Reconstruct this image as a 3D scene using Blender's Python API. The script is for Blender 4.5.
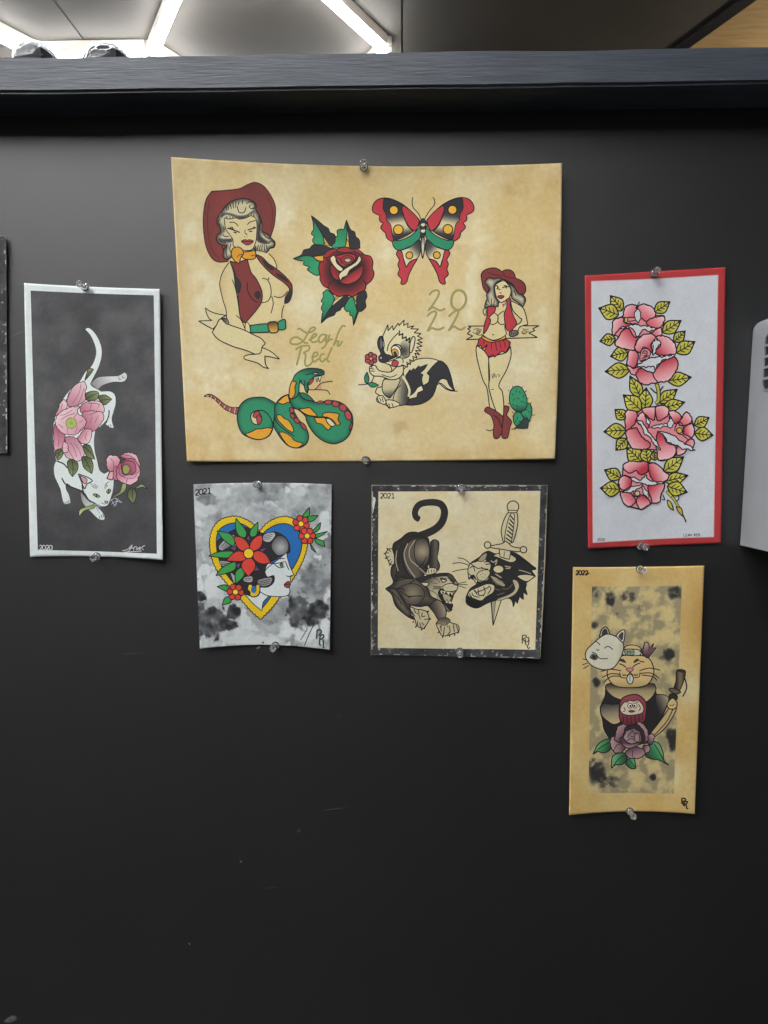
import bpy, bmesh, math, random
import numpy as np
from mathutils import Vector, Matrix, noise, geometry

for o in list(bpy.data.objects):
    bpy.data.objects.remove(o)
SC = bpy.context.scene
COL = SC.collection
random.seed(7)

# ------------------------------------------------------------------ camera, world, exposure
W_PX, H_PX, F_PX = 768, 1024, 740.0
CAM = np.array([0.0, -0.74, 1.55])
PITCH, YAW = math.radians(-3.5), math.radians(1.46)
cam_data = bpy.data.cameras.new('camera')
cam = bpy.data.objects.new('camera', cam_data)
COL.objects.link(cam)
cam.location = CAM
cam.rotation_euler = (math.pi / 2 + PITCH, 0, YAW)
cam_data.sensor_fit = 'VERTICAL'
cam_data.sensor_height = 24.0
cam_data.lens = 24.0 * F_PX / H_PX
cam_data.clip_start = 0.02
SC.camera = cam

world = bpy.data.worlds.new('world')
SC.world = world
world.use_nodes = True
world.node_tree.nodes['Background'].inputs[0].default_value = (0.95, 0.97, 1.0, 1)
world.node_tree.nodes['Background'].inputs[1].default_value = 0.03
SC.view_settings.view_transform = 'Standard'
SC.view_settings.look = 'None'
SC.view_settings.gamma = 1.0
SC.view_settings.use_curve_mapping = False
SC.view_settings.exposure = 0.90
LIGHT = 30.0            # radiance of the light tubes

# ------------------------------------------------------------------ helpers: pixel -> place
_R = np.array((Matrix.Rotation(YAW, 3, 'Z') @ Matrix.Rotation(math.pi / 2 + PITCH, 3, 'X')))

def rays(px):
    px = np.atleast_2d(np.asarray(px, float))
    d = np.stack([(px[:, 0] - W_PX / 2) / F_PX, -(px[:, 1] - H_PX / 2) / F_PX, -np.ones(len(px))], 1)
    return d @ _R.T

def on_wall(px, off=0.0):
    """points of the wall-parallel plane standing `off` metres in front of the wall (wall front is y = 0)"""
    d = rays(px)
    t = (-np.asarray(off) - CAM[1]) / d[:, 1]
    return CAM + d * t[:, None]

def on_height(px, z):
    d = rays(px)
    t = (z - CAM[2]) / d[:, 2]
    return CAM + d * t[:, None]

# ------------------------------------------------------------------ helpers: objects
def link(o, parent=None):
    COL.objects.link(o)
    if parent is not None:
        o.parent = parent
    return o

def mesh_obj(name, verts, faces, mat, parent=None, colors=None, smooth=False, origin=(0, 0, 0)):
    me = bpy.data.meshes.new(name)
    v = np.asarray(verts, float) - np.asarray(origin, float)
    me.from_pydata([tuple(p) for p in v], [], faces)
    if colors is not None:
        at = me.color_attributes.new('Col', 'FLOAT_COLOR', 'POINT')
        c = np.ones((len(v), 4), np.float32)
        c[:, :3] = colors
        at.data.foreach_set('color', c.ravel())
    me.materials.append(mat)
    if smooth:
        me.polygons.foreach_set('use_smooth', [True] * len(me.polygons))
    me.update()
    return link(bpy.data.objects.new(name, me), parent)

def bm_obj(name, bm, mat, parent=None, smooth=False):
    me = bpy.data.meshes.new(name)
    bmesh.ops.recalc_face_normals(bm, faces=bm.faces)
    bm.to_mesh(me); bm.free()
    me.materials.append(mat)
    if smooth:
        me.polygons.foreach_set('use_smooth', [True] * len(me.polygons))
    return link(bpy.data.objects.new(name, me), parent)

def thing(name, label, cat, loc=(0, 0, 0), group=None):
    o = bpy.data.objects.new(name, None)
    o.empty_display_size = 0.02
    link(o)
    o.location = loc
    return tag(o, label, cat, group)

def tag(o, label, cat, group=None):
    o['label'] = label; o['category'] = cat
    if group:
        o['group'] = group
    return o

def struct(o, label=None):
    o['kind'] = 'structure'
    if label:
        o['label'] = label
    return o

def bm_box(bm, a, b, bevel=0.0):
    a, b = Vector(a), Vector(b)
    r = bmesh.ops.create_cube(bm, size=1.0, matrix=Matrix.Translation((a + b) / 2) @ Matrix.Diagonal((*(b - a), 1)))
    if bevel:
        es = list({e for v in r['verts'] for e in v.link_edges})
        bmesh.ops.bevel(bm, geom=es, offset=bevel, segments=3, affect='EDGES', profile=0.5)
    return bm

def box(name, a, b, mat, parent=None, bevel=0.0):
    return bm_obj(name, bm_box(bmesh.new(), a, b, bevel), mat, parent)

def lathe(prof, n=20):
    """closed solid turned about -Y; prof is [(distance out, radius)]"""
    vs, fs = [], []
    for (h, r) in prof:
        for i in range(n):
            a = 2 * math.pi * i / n
            vs.append((r * math.cos(a), -h, r * math.sin(a)))
    m = len(prof)
    for j in range(m - 1):
        for i in range(n):
            k = (i + 1) % n
            fs.append((j * n + i, j * n + k, (j + 1) * n + k, (j + 1) * n + i))
    fs.append(tuple(range(n - 1, -1, -1)))
    fs.append(tuple((m - 1) * n + i for i in range(n)))
    return vs, fs

# ------------------------------------------------------------------ helpers: materials
def lin(h):
    if not isinstance(h, str):
        return np.asarray(h, float)
    h = h.lstrip('#')
    c = np.array([int(h[i:i + 2], 16) / 255 for i in (0, 2, 4)])
    return np.where(c <= 0.04045, c / 12.92, ((c + 0.055) / 1.055) ** 2.4)

def new_mat(name):
    m = bpy.data.materials.new(name)
    m.use_nodes = True
    nt = m.node_tree
    return m, nt, nt.nodes['Principled BSDF']

def noise_node(nt, scale, detail=4, rough=0.55, stretch=None):
    tc = nt.nodes.new('ShaderNodeTexCoord')
    n = nt.nodes.new('ShaderNodeTexNoise')
    n.inputs['Scale'].default_value = scale
    n.inputs['Detail'].default_value = detail
    n.inputs['Roughness'].default_value = rough
    if stretch:
        mp = nt.nodes.new('ShaderNodeMapping')
        mp.inputs['Scale'].default_value = stretch
        nt.links.new(tc.outputs['Object'], mp.inputs['Vector'])
        nt.links.new(mp.outputs['Vector'], n.inputs['Vector'])
    else:
        nt.links.new(tc.outputs['Object'], n.inputs['Vector'])
    return n

def ramp(nt, src, stops):
    r = nt.nodes.new('ShaderNodeValToRGB')
    while len(r.color_ramp.elements) < len(stops):
        r.color_ramp.elements.new(0.5)
    for e, (p, c) in zip(r.color_ramp.elements, stops):
        e.position = p; e.color = (*lin(c), 1)
    nt.links.new(src, r.inputs['Fac'])
    return r

def bump(nt, b, src, strength, dist):
    n = nt.nodes.new('ShaderNodeBump')
    n.inputs['Strength'].default_value = strength
    n.inputs['Distance'].default_value = dist
    nt.links.new(src, n.inputs['Height'])
    nt.links.new(n.outputs['Normal'], b.inputs['Normal'])

def noisy_mat(name, c1, c2, scale, rough, stretch=None, bump_s=0.0, bump_d=0.001, bscale=None, spec=0.5, detail=4):
    m, nt, b = new_mat(name)
    n = noise_node(nt, scale, detail, stretch=stretch)
    r = ramp(nt, n.outputs['Fac'], [(0.3, c1), (0.7, c2)])
    nt.links.new(r.outputs['Color'], b.inputs['Base Color'])
    b.inputs['Roughness'].default_value = rough
    b.inputs['Specular IOR Level'].default_value = spec
    if bump_s:
        n2 = noise_node(nt, bscale or scale * 4, 6, stretch=stretch)
        bump(nt, b, n2.outputs['Fac'], bump_s, bump_d)
    return m

def attr_mat(name, rough, grain, grain_scale, bump_s=0.0, spec=0.3):
    """ink or paper whose printed colours lie on the mesh; fine grain on top"""
    m, nt, b = new_mat(name)
    at = nt.nodes.new('ShaderNodeAttribute'); at.attribute_name = 'Col'
    n = noise_node(nt, grain_scale, 5, 0.6)
    mr = nt.nodes.new('ShaderNodeMapRange')
    mr.inputs['From Min'].default_value = 0.25; mr.inputs['From Max'].default_value = 0.75
    mr.inputs['To Min'].default_value = 1 - grain; mr.inputs['To Max'].default_value = 1 + grain
    nt.links.new(n.outputs['Fac'], mr.inputs['Value'])
    mx = nt.nodes.new('ShaderNodeVectorMath'); mx.operation = 'SCALE'
    nt.links.new(at.outputs['Color'], mx.inputs[0]); nt.links.new(mr.outputs['Result'], mx.inputs['Scale'])
    nt.links.new(mx.outputs['Vector'], b.inputs['Base Color'])
    b.inputs['Roughness'].default_value = rough
    b.inputs['Specular IOR Level'].default_value = spec
    if bump_s:
        n2 = noise_node(nt, 900, 3)
        bump(nt, b, n2.outputs['Fac'], bump_s, 0.0003)
    return m

M = {}
M['wall'] = noisy_mat('black_wall_paint', '#0d0e10', '#131517', 5, 0.48, bump_s=0.12, bump_d=0.0008, bscale=160, spec=1.0)
M['ledge'] = noisy_mat('black_brushed_paint', '#323841', '#444b55', 14, 0.46, stretch=(1, 6, 14), bump_s=0.45, bump_d=0.0012, bscale=45, spec=0.5)
M['ceiling'] = noisy_mat('dark_ceiling_paint', '#585550', '#635f59', 3, 0.8, bump_s=0.1, bscale=40)
M['ceiling_edge'] = noisy_mat('black_edge_trim', '#17171a', '#202024', 6, 0.6)
M['wood'] = noisy_mat('plywood', '#cfae78', '#e6c897', 5, 0.6, stretch=(1.2, 9, 1), bump_s=0.05)
M['floor'] = noisy_mat('dark_floor', '#2c2a27', '#37342f', 4, 0.5)
M['paper'] = attr_mat('paper', 0.85, 0.07, 260, 0.35)
M['ink'] = attr_mat('ink', 0.8, 0.07, 420, 0.2)
M['chip'] = noisy_mat('bare_plaster', '#8d8d8b', '#a9a9a6', 300, 0.8)
M['scuff'] = noisy_mat('scuffed_paint', '#4c4f53', '#5c5f63', 300, 0.7)
M['plastic'] = noisy_mat('off_white_plastic', '#8a8e92', '#93979a', 20, 0.42, bump_s=0.03, bscale=400)
M['slot'] = noisy_mat('vent_shade_black', '#131315', '#1b1b1d', 20, 0.6)
M['steel'], _n, _b = new_mat('pin_steel')
_b.inputs['Metallic'].default_value = 1; _b.inputs['Roughness'].default_value = 0.25
_b.inputs['Base Color'].default_value = (0.6, 0.6, 0.62, 1)

def glass(name, col, ior, rough):
    m, nt, b = new_mat(name)
    b.inputs['Base Color'].default_value = (*col, 1)
    b.inputs['Transmission Weight'].default_value = 1
    b.inputs['IOR'].default_value = ior
    b.inputs['Roughness'].default_value = rough
    return m
M['clear'] = glass('clear_plastic', (0.97, 0.98, 1.0), 1.49, 0.03)
M['clear'].node_tree.nodes['Principled BSDF'].inputs['Transmission Weight'].default_value = 0.93
M['glass'] = glass('clear_glass', (1, 1, 1), 1.5, 0.0)
M['bubble'] = glass('trapped_air', (1, 1, 1), 1.0, 0.0)
M['tube'], nt, _b = new_mat('milky_light_tube')
_b.inputs['Base Color'].default_value = (0.9, 0.9, 0.9, 1)
_b.inputs['Emission Color'].default_value = (0.99, 0.99, 1.0, 1)
_b.inputs['Emission Strength'].default_value = LIGHT
M['white_plastic'] = noisy_mat('white_connector_plastic', '#d8d4cc', '#e4e0d8', 20, 0.5)

# ------------------------------------------------------------------ the setting
CEIL_Z = 3.19
LEDGE_OUT = 0.046
led_top = on_wall([(384, 51.5)], LEDGE_OUT)[0][2]
led_bot = on_wall([(384, 88.0)], LEDGE_OUT)[0][2]

wall = struct(box('wall_back', (-2.6, 0, 0), (2.2, 0.11, led_bot), M['wall']), 'black painted partition wall')
struct(box('floor', (-4.1, -4.1, -0.05), (3.5, 5.5, 0), M['floor']), 'dark floor')

M['room_black'] = noisy_mat('black_room_paint', '#1a1b1d', '#222325', 4, 0.6)
M['room_grey'] = noisy_mat('grey_room_paint', '#4f4d4a', '#595753', 4, 0.7)  # for side and front walls, unseen, added for their bounce light
struct(box('wall_left', (-4.1, -4, 0), (-4, 5.5, CEIL_Z), M['room_black']), 'black side wall')
struct(box('wall_right', (3.4, -4, 0), (3.5, 5.5, CEIL_Z), M['room_grey']), 'grey side wall')
struct(box('wall_front', (-4.1, -4.1, 0), (3.5, -4, CEIL_Z), M['room_grey']), 'grey wall facing the black partition')

def ledge_board():
    """cap board with a slightly wavy hand-painted front"""
    bm = bmesh.new()
    bm_box(bm, (-2.6, -LEDGE_OUT, led_bot), (2.2, 0.15, led_top))
    long_e = [e for e in bm.edges if abs(e.verts[0].co.x - e.verts[1].co.x) > 1]
    bmesh.ops.bevel(bm, geom=long_e, offset=0.0025, segments=3, affect='EDGES')
    long_e = [e for e in bm.edges if abs(e.verts[0].co.x - e.verts[1].co.x) > 1]
    bmesh.ops.subdivide_edges(bm, edges=long_e, cuts=240)
    for v in bm.verts:
        if v.co.y < 0:
            n = noise.noise(Vector((v.co.x * 9, 0, v.co.z * 40)))
            v.co.z += 0.0011 * n
            v.co.y += 0.0008 * noise.noise(Vector((v.co.x * 17, 5, v.co.z * 60)))
    return bm_obj('trim_1', bm, M['ledge'])
struct(ledge_board(), 'black painted wooden cap board along the top of the wall')

# ceiling: dark panels up to an edge strip, plywood beyond it
eA, eB = on_height([(690, 44.5), (752, 0)], CEIL_Z)
ed = (eB - eA) / (eB[1] - eA[1])
def edge_x(y):
    return eA[0] + ed[0] * (y - eA[1])
y0, y1 = -4.0, 5.5
seams = [-4.0, -2.45, -1.23, on_height([(402, 20)], CEIL_Z)[0][0]]
ceil = bpy.data.objects.new('ceiling', None); link(ceil); struct(ceil, 'dark panelled ceiling')
ys = [-4.0, -2.8, -1.58, -0.36, 0.86, 1.60, 2.82, 4.04, 5.5]
xs = seams
for i in range(len(xs)):
    for j in range(len(ys) - 1):
        a, b = ys[j] + 0.003, ys[j + 1] - 0.003
        l0 = xs[i] + 0.003
        r = [xs[i + 1] - 0.003] * 2 if i + 1 < len(xs) else [edge_x(a), edge_x(b)]
        top = CEIL_Z + 0.02
        vs = [(l0, a, CEIL_Z), (r[0], a, CEIL_Z), (r[1], b, CEIL_Z), (l0, b, CEIL_Z),
              (l0, a, top), (r[0], a, top), (r[1], b, top), (l0, b, top)]
        fs = [(0, 3, 2, 1), (4, 5, 6, 7), (0, 1, 5, 4), (1, 2, 6, 5), (2, 3, 7, 6), (3, 0, 4, 7)]
        mesh_obj('ceiling_panel', vs, fs, M['ceiling'], ceil)
struct(box('trim_3', (-4, -4, CEIL_Z + 0.02), (3.5, 5.5, CEIL_Z + 0.05), M['ceiling_edge']), 'black backing above the ceiling panels')
w = 0.045
vs = [(edge_x(y) + dx, y, z) for y in (y0, y1) for (dx, z) in ((-w, CEIL_Z - 0.012), (0.0, CEIL_Z - 0.012), (0.0, CEIL_Z + 0.02), (-w, CEIL_Z + 0.02))]
struct(mesh_obj('trim_2', vs, [(0, 1, 2, 3), (4, 7, 6, 5), (0, 4, 5, 1), (1, 5, 6, 2), (2, 6, 7, 3), (3, 7, 4, 0)], M['ceiling_edge']),
       'black strip along the edge of the dark ceiling')
ply = bpy.data.objects.new('ceiling', None); link(ply); struct(ply, 'plywood part of the ceiling')
for (a, b) in ((-4, 1.45), (1.46, 2.70), (2.71, 5.5)):
    vs = [(edge_x(a), a, CEIL_Z), (3.4, a, CEIL_Z), (3.4, b, CEIL_Z), (edge_x(b), b, CEIL_Z)]
    vs += [(x, y, CEIL_Z + 0.015) for x, y, z in vs]
    mesh_obj('plywood_sheet', vs, [(0, 3, 2, 1), (4, 5, 6, 7), (0, 1, 5, 4), (1, 2, 6, 5), (2, 3, 7, 6), (3, 0, 4, 7)], M['wood'], ply)

# ------------------------------------------------------------------ honeycomb light on the ceiling
TZ = CEIL_Z - 0.03
V1 = on_height([(152, 50)], TZ)[0]; V2 = on_height([(386, 47)], TZ)[0]
HS = (V2[0] - V1[0]) / 2
CX, CY = (V1[0] + V2[0]) / 2, (V1[1] + V2[1]) / 2
hexl = thing('honeycomb_light', 'glowing white honeycomb of light tubes fixed to the dark ceiling', 'ceiling light', (CX, CY, CEIL_Z))
edges, nodes = {}, {}
for (ci, rows) in ((0, range(7)), (-1, range(6)), (-2, range(7)), (-3, range(6))):  # nearer rows, out of view, extended for wall sheen and light on sheets
    for rj in rows:
        cx = CX + 1.5 * HS * ci
        cy = CY - math.sqrt(3) * HS * (rj + (0.5 if ci % 2 else 0.0))
        pts = [(round(cx + HS * math.cos(k * math.pi / 3), 4), round(cy + HS * math.sin(k * math.pi / 3), 4)) for k in range(6)]
        for k in range(6):
            a, b = sorted((pts[k], pts[(k + 1) % 6]))
            key = (round(a[0] * 50), round(a[1] * 50), round(b[0] * 50), round(b[1] * 50))
            if not any(abs(key[0] - q[0]) + abs(key[1] - q[1]) + abs(key[2] - q[2]) + abs(key[3] - q[3]) < 5 for q in edges):
                edges[key] = (a, b)
        for p in pts:
            if not any(abs(p[0] - q[0]) + abs(p[1] - q[1]) < 0.05 for q in nodes):
                nodes[p] = 1
tube_me = None
for (a, b) in edges.values():
    L = math.dist(a, b) - 0.05
    if tube_me is None:
        bm = bmesh.new()
        bm_box(bm, (-L / 2, -0.019, -0.026), (L / 2, 0.019, -0.0085), 0.007)
        o = bm_obj('light_tube', bm, M['tube'], hexl, smooth=False); tube_me = o.data
        bm = bmesh.new(); bm_box(bm, (-L / 2, -0.0195, -0.008), (L / 2, 0.0195, 0.03))  # opaque rail sides shaped to keep direct tube light off the ceiling
        hz = bm_obj('tube_rail', bm, M['white_plastic'], o); rail_me = hz.data
    else:
        o = link(bpy.data.objects.new('light_tube', tube_me), hexl)
        hz = link(bpy.data.objects.new('tube_rail', rail_me), o)
    o.location = ((a[0] + b[0]) / 2 - CX, (a[1] + b[1]) / 2 - CY, TZ - CEIL_Z)
    o.rotation_euler.z = math.atan2(b[1] - a[1], b[0] - a[0])
con_me = None
for p in nodes:
    if con_me is None:
        vs, fs = [], []
        n = 6
        for z in (-0.012, 0.030):
            for i in range(n):
                an = 2 * math.pi * i / n + math.pi / 6
                vs.append((0.026 * math.cos(an), 0.026 * math.sin(an), z))
        fs = [tuple(range(n))[::-1], tuple(range(n, 2 * n))] + [(i, (i + 1) % n, n + (i + 1) % n, n + i) for i in range(n)]
        o = mesh_obj('connector', vs, fs, M['white_plastic'], hexl); con_me = o.data
    else:
        o = link(bpy.data.objects.new('connector', con_me), hexl)
    o.location = (p[0] - CX, p[1] - CY, TZ - CEIL_Z)

# ------------------------------------------------------------------ globe lamp added out of view, beyond the partition, to brighten the plywood
M['globe'], _nt, _b = new_mat('added_lamp_globe')
_b.inputs['Emission Color'].default_value = (1.0, 0.86, 0.66, 1)
_b.inputs['Emission Strength'].default_value = 45.0
gl = thing('added_lamp', 'unseen warm globe lamp added to brighten the plywood ceiling', 'lamp', (2.3, 2.5, 2.62))
bm = bmesh.new(); bmesh.ops.create_uvsphere(bm, u_segments=24, v_segments=16, radius=0.11, matrix=Matrix.Translation((0, 0, 0.11)))
bm_obj('globe', bm, M['globe'], gl, smooth=True)
box('lamp_cap', (-0.03, -0.03, 0.218), (0.03, 0.03, 0.27), M['ceiling_edge'], gl, 0.008)
box('cord', (-0.004, -0.004, 0.271), (0.004, 0.004, CEIL_Z - 2.62 - 0.0005), M['ceiling_edge'], gl)

# ------------------------------------------------------------------ glass balls on the ledge
def glass_ball(x_px, r, back, label):
    y = -LEDGE_OUT + back
    p = on_wall([(x_px, 52)], -y)[0]
    t = thing('glass_ball', label, 'glass ball', (p[0], y, led_top), 'glass balls on the ledge')
    bm = bmesh.new()
    bmesh.ops.create_uvsphere(bm, u_segments=48, v_segments=28, radius=r, matrix=Matrix.Translation((0, 0, r + 0.0004)))
    bm_obj('ball', bm, M['glass'], t, smooth=True)
    bm = bmesh.new()
    for k in range(14):
        v = Vector((random.gauss(0, 1), random.gauss(0, 1), random.gauss(0, 1))).normalized() * r * random.uniform(0.3, 0.86)
        bmesh.ops.create_icosphere(bm, subdivisions=2, radius=random.uniform(0.0003, 0.0007), matrix=Matrix.Translation(v + Vector((0, 0, r))))
    b = bm_obj('air_bubbles', bm, M['white_plastic'], t, smooth=True)
    b['kind'] = 'stuff'
glass_ball(36, 0.0220, 0.058, 'smaller clear glass ball on the ledge, nearer its end beside the slanting light tube')
glass_ball(108, 0.0262, 0.079, 'larger clear glass ball on the ledge in front of the straight light tube')

# ------------------------------------------------------------------ drawing kit
def crop(x0, y0, k):
    return (x0, y0, k)

LW = 1.22
class Pen:
    """collects inked shapes in photograph pixels; a sheet turns them into thin ink layers on its paper"""
    def __init__(self):
        self.c = (0, 0, 1.0); self.items = []; self.ruff = 0.0
    def at(self, x0, y0, k):
        self.c = (x0, y0, k); return self
    def parse(self, s):
        out = []
        cx, cy, k = self.c
        for t in s.split():
            sharp = t.endswith('!')
            x, y = t.rstrip('!').split(',')
            out.append((cx + float(x) / k, cy + float(y) / k, sharp))
        return out
    def fill(self, s, col, line=0.8, lc='#232326', smooth=True, grid=None):
        pts = curve(self.parse(s) if isinstance(s, str) else s, True, smooth, 0.7 if self.ruff else 1.3)
        if self.ruff:            # hand-drawn ruffled edge
            T = np.gradient(pts, axis=0); T /= np.maximum(np.hypot(T[:, 0], T[:, 1]), 1e-9)[:, None]
            d = np.array([noise.noise(Vector((x / 2.6, y / 2.6, 3.7))) for x, y in pts]) * self.ruff
            pts = pts + np.stack([T[:, 1], -T[:, 0]], 1) * d[:, None]
        self.items.append(('f', pts, self.paint(col), grid or (1.4 if isinstance(col, tuple) else 2.2)))
        if line:
            self.items.append(('l', np.vstack([pts, pts[:1]]), line * LW, line * LW, lin(lc)))
        return self
    def line(self, s, w=0.8, col='#232326', w2=None, smooth=True, closed=False):
        pts = curve(self.parse(s) if isinstance(s, str) else s, closed, smooth)
        if closed:
            pts = np.vstack([pts, pts[:1]])
        w, w2 = (w * LW, (w if w2 is None else w2) * LW) if w < 1.3 else (w, w if w2 is None else w2)
        self.items.append(('l', pts, w, w2, lin(col)))
        return self
    def lines(self, ss, w=0.7, col='#232326'):
        for s in ss.split(';'):
            if s.strip():
                self.line(s, w, col)
        return self
    def circle(self, x, y, r, col, line=0.8, lc='#232326', ry=None, n=18, rot=0):
        cx, cy, k = self.c
        ry = r if ry is None else ry
        p = []
        for i in range(n):
            a = 2 * math.pi * i / n
            u, v = r * math.cos(a), ry * math.sin(a)
            p.append((cx + (x + u * math.cos(rot) - v * math.sin(rot)) / k, cy + (y + u * math.sin(rot) + v * math.cos(rot)) / k, False))
        return self.fill(p, col, line, lc)
    def paint(self, col):
        """colour spec -> function of pixel positions (zoom coordinates inside specs)"""
        if isinstance(col, str):
            c = lin(col)
            return lambda P, B: np.tile(c, (len(P), 1))
        cx, cy, k = self.c
        mode = col[0]
        if mode == 'lin':        # ('lin', 'x,y x,y', [(t, c), ...])
            (ax, ay, _), (bx, by, _) = self.parse(col[1])
            st = col[2]
            def f(P, B):
                d = np.array([bx - ax, by - ay]); t = ((P - [ax, ay]) @ d) / (d @ d)
                return stops(t, st)
            return f
        if mode == 'rad':        # ('rad', 'x,y', r0, r1, c0, c1)
            (ax, ay, _), = self.parse(col[1])
            r0, r1 = col[2] / k, col[3] / k
            def f(P, B):
                t = (np.hypot(P[:, 0] - ax, P[:, 1] - ay) - r0) / (r1 - r0)
                return stops(t, [(0, col[4]), (1, col[5])])
            return f
        if mode == 'edge':       # ('edge', c_edge, c_inside, width)
            w_ = col[3] / k
            def f(P, B):
                d = np.min(np.hypot(P[:, None, 0] - B[None, :, 0], P[:, None, 1] - B[None, :, 1]), 1)
                return stops(d / w_, [(0, col[1]), (1, col[2])])
            return f
        if mode == 'fn':
            return lambda P, B: col[1](P)

def stops(t, st):
    t = np.clip(t, 0, 1)
    xs_ = [s[0] for s in st]; cs = np.array([lin(s[1]) for s in st])
    # blend in display space so that washes look like paint
    cs = np.clip(cs, 0, 1) ** (1 / 2.2)
    return np.stack([np.interp(t, xs_, cs[:, i]) for i in range(3)], 1) ** 2.2

def curve(pts, closed, smooth, step=1.3):
    n = len(pts)
    P = np.array([(p[0], p[1]) for p in pts]); S = [p[2] for p in pts]
    if not smooth:
        S = [True] * n
    out = []
    rng = range(n if closed else n - 1)
    for i in rng:
        p1, p2 = P[i], P[(i + 1) % n]
        p0 = P[(i - 1) % n] if (closed or i > 0) else p1
        p3 = P[(i + 2) % n] if (closed or i < n - 2) else p2
        t1 = (p2 - p0) / 2 if not S[i] else (p2 - p1)
        t2 = (p3 - p1) / 2 if not S[(i + 1) % n] else (p2 - p1)
        L = np.hypot(*(p2 - p1))
        for tt, sh in ((t1, 0), (t2, 0)):
            m = np.hypot(*tt)
            if m > 1.4 * L and m > 0:
                tt *= 1.4 * L / m
        k = max(1, int(math.ceil(L / step)))
        for j in range(k):
            t = j / k
            h = (2 * t ** 3 - 3 * t ** 2 + 1) * p1 + (t ** 3 - 2 * t ** 2 + t) * t1 + (-2 * t ** 3 + 3 * t ** 2) * p2 + (t ** 3 - t ** 2) * t2
            out.append(h)
    if not closed:
        out.append(P[-1])
    out = np.array(out)
    keep = [0]
    for i in range(1, len(out)):
        if np.hypot(*(out[i] - out[keep[-1]])) > 0.05:
            keep.append(i)
    return out[keep]

def inside(P, B):
    x, y = P[:, 0][:, None], P[:, 1][:, None]
    x0_, y0_ = B[:, 0][None], B[:, 1][None]
    x1_, y1_ = np.roll(B[:, 0], -1)[None], np.roll(B[:, 1], -1)[None]
    c = (y0_ > y) != (y1_ > y)
    with np.errstate(divide='ignore', invalid='ignore'):
        xi = (x1_ - x0_) * (y - y0_) / (y1_ - y0_) + x0_
    return (np.sum(c & (x < xi), 1) % 2) == 1

def triangulate(B, g):
    lo, hi = B.min(0), B.max(0)
    gx, gy = np.meshgrid(np.arange(lo[0] + g / 2, hi[0], g), np.arange(lo[1] + g / 2, hi[1], g))
    G = np.stack([gx.ravel(), gy.ravel()], 1)
    if len(G):
        G = G[inside(G, B)]
    if len(G):
        d = np.min(np.hypot(G[:, None, 0] - B[None, :, 0], G[:, None, 1] - B[None, :, 1]), 1)
        G = G[d > g * 0.3]
    V = np.vstack([B, G]) if len(G) else B
    n = len(B)
    E = [(i, (i + 1) % n) for i in range(n)]
    r = geometry.delaunay_2d_cdt([Vector(v) for v in V], E, [], 1, 1e-4)
    V2_ = np.array([(v[0], v[1]) for v in r[0]])
    F_ = [tuple(f) for f in r[2]]
    if not F_:
        return V2_, []
    cen = np.array([V2_[list(f)].mean(0) for f in F_])
    ok = inside(cen, B)
    return V2_, [f for f, q in zip(F_, ok) if q]

def ribbon(P, w1, w2):
    n = len(P)
    T = np.gradient(P, axis=0)
    T /= np.maximum(np.hypot(T[:, 0], T[:, 1]), 1e-9)[:, None]
    N = np.stack([-T[:, 1], T[:, 0]], 1)
    ww = np.linspace(w1, w2, n) / 2
    if n > 4 and np.hypot(*(P[0] - P[-1])) > 0.3:
        ww = ww.copy(); ww[0] *= 0.55; ww[-1] *= 0.55
    V = np.vstack([P + N * ww[:, None], P - N * ww[:, None]])
    F_ = [(i, i + 1, n + i + 1, n + i) for i in range(n - 1)]
    return V, F_

FONT = {
 '0': ['3,0 0,2 0,8 3,10 6,8 6,2 3,0'], '1': ['1,2 4,0!  4,10!', '1,10 7,10'], '2': ['0,2 3,0 6,2 5,5 0,10! 6,10'],
 'L': ['1,0 1,10! 6,10'], 'E': ['6,0 1,0! 1,10! 6,10', '1,5 5,5'], 'A': ['0,10 3,0! 6,10', '1,6 5,6'],
 'H': ['0,0 0,10', '6,0 6,10', '0,5 6,5'], 'R': ['0,10 0,0! 5,1 5,4 0,5! 6,10'], 'D': ['0,0 0,10! 5,8 5,2 0,0'],
 'P': ['0,10 0,0! 5,1 5,4 0,5'], '.': ['2,9 3,10'], ' ': []}

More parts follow.
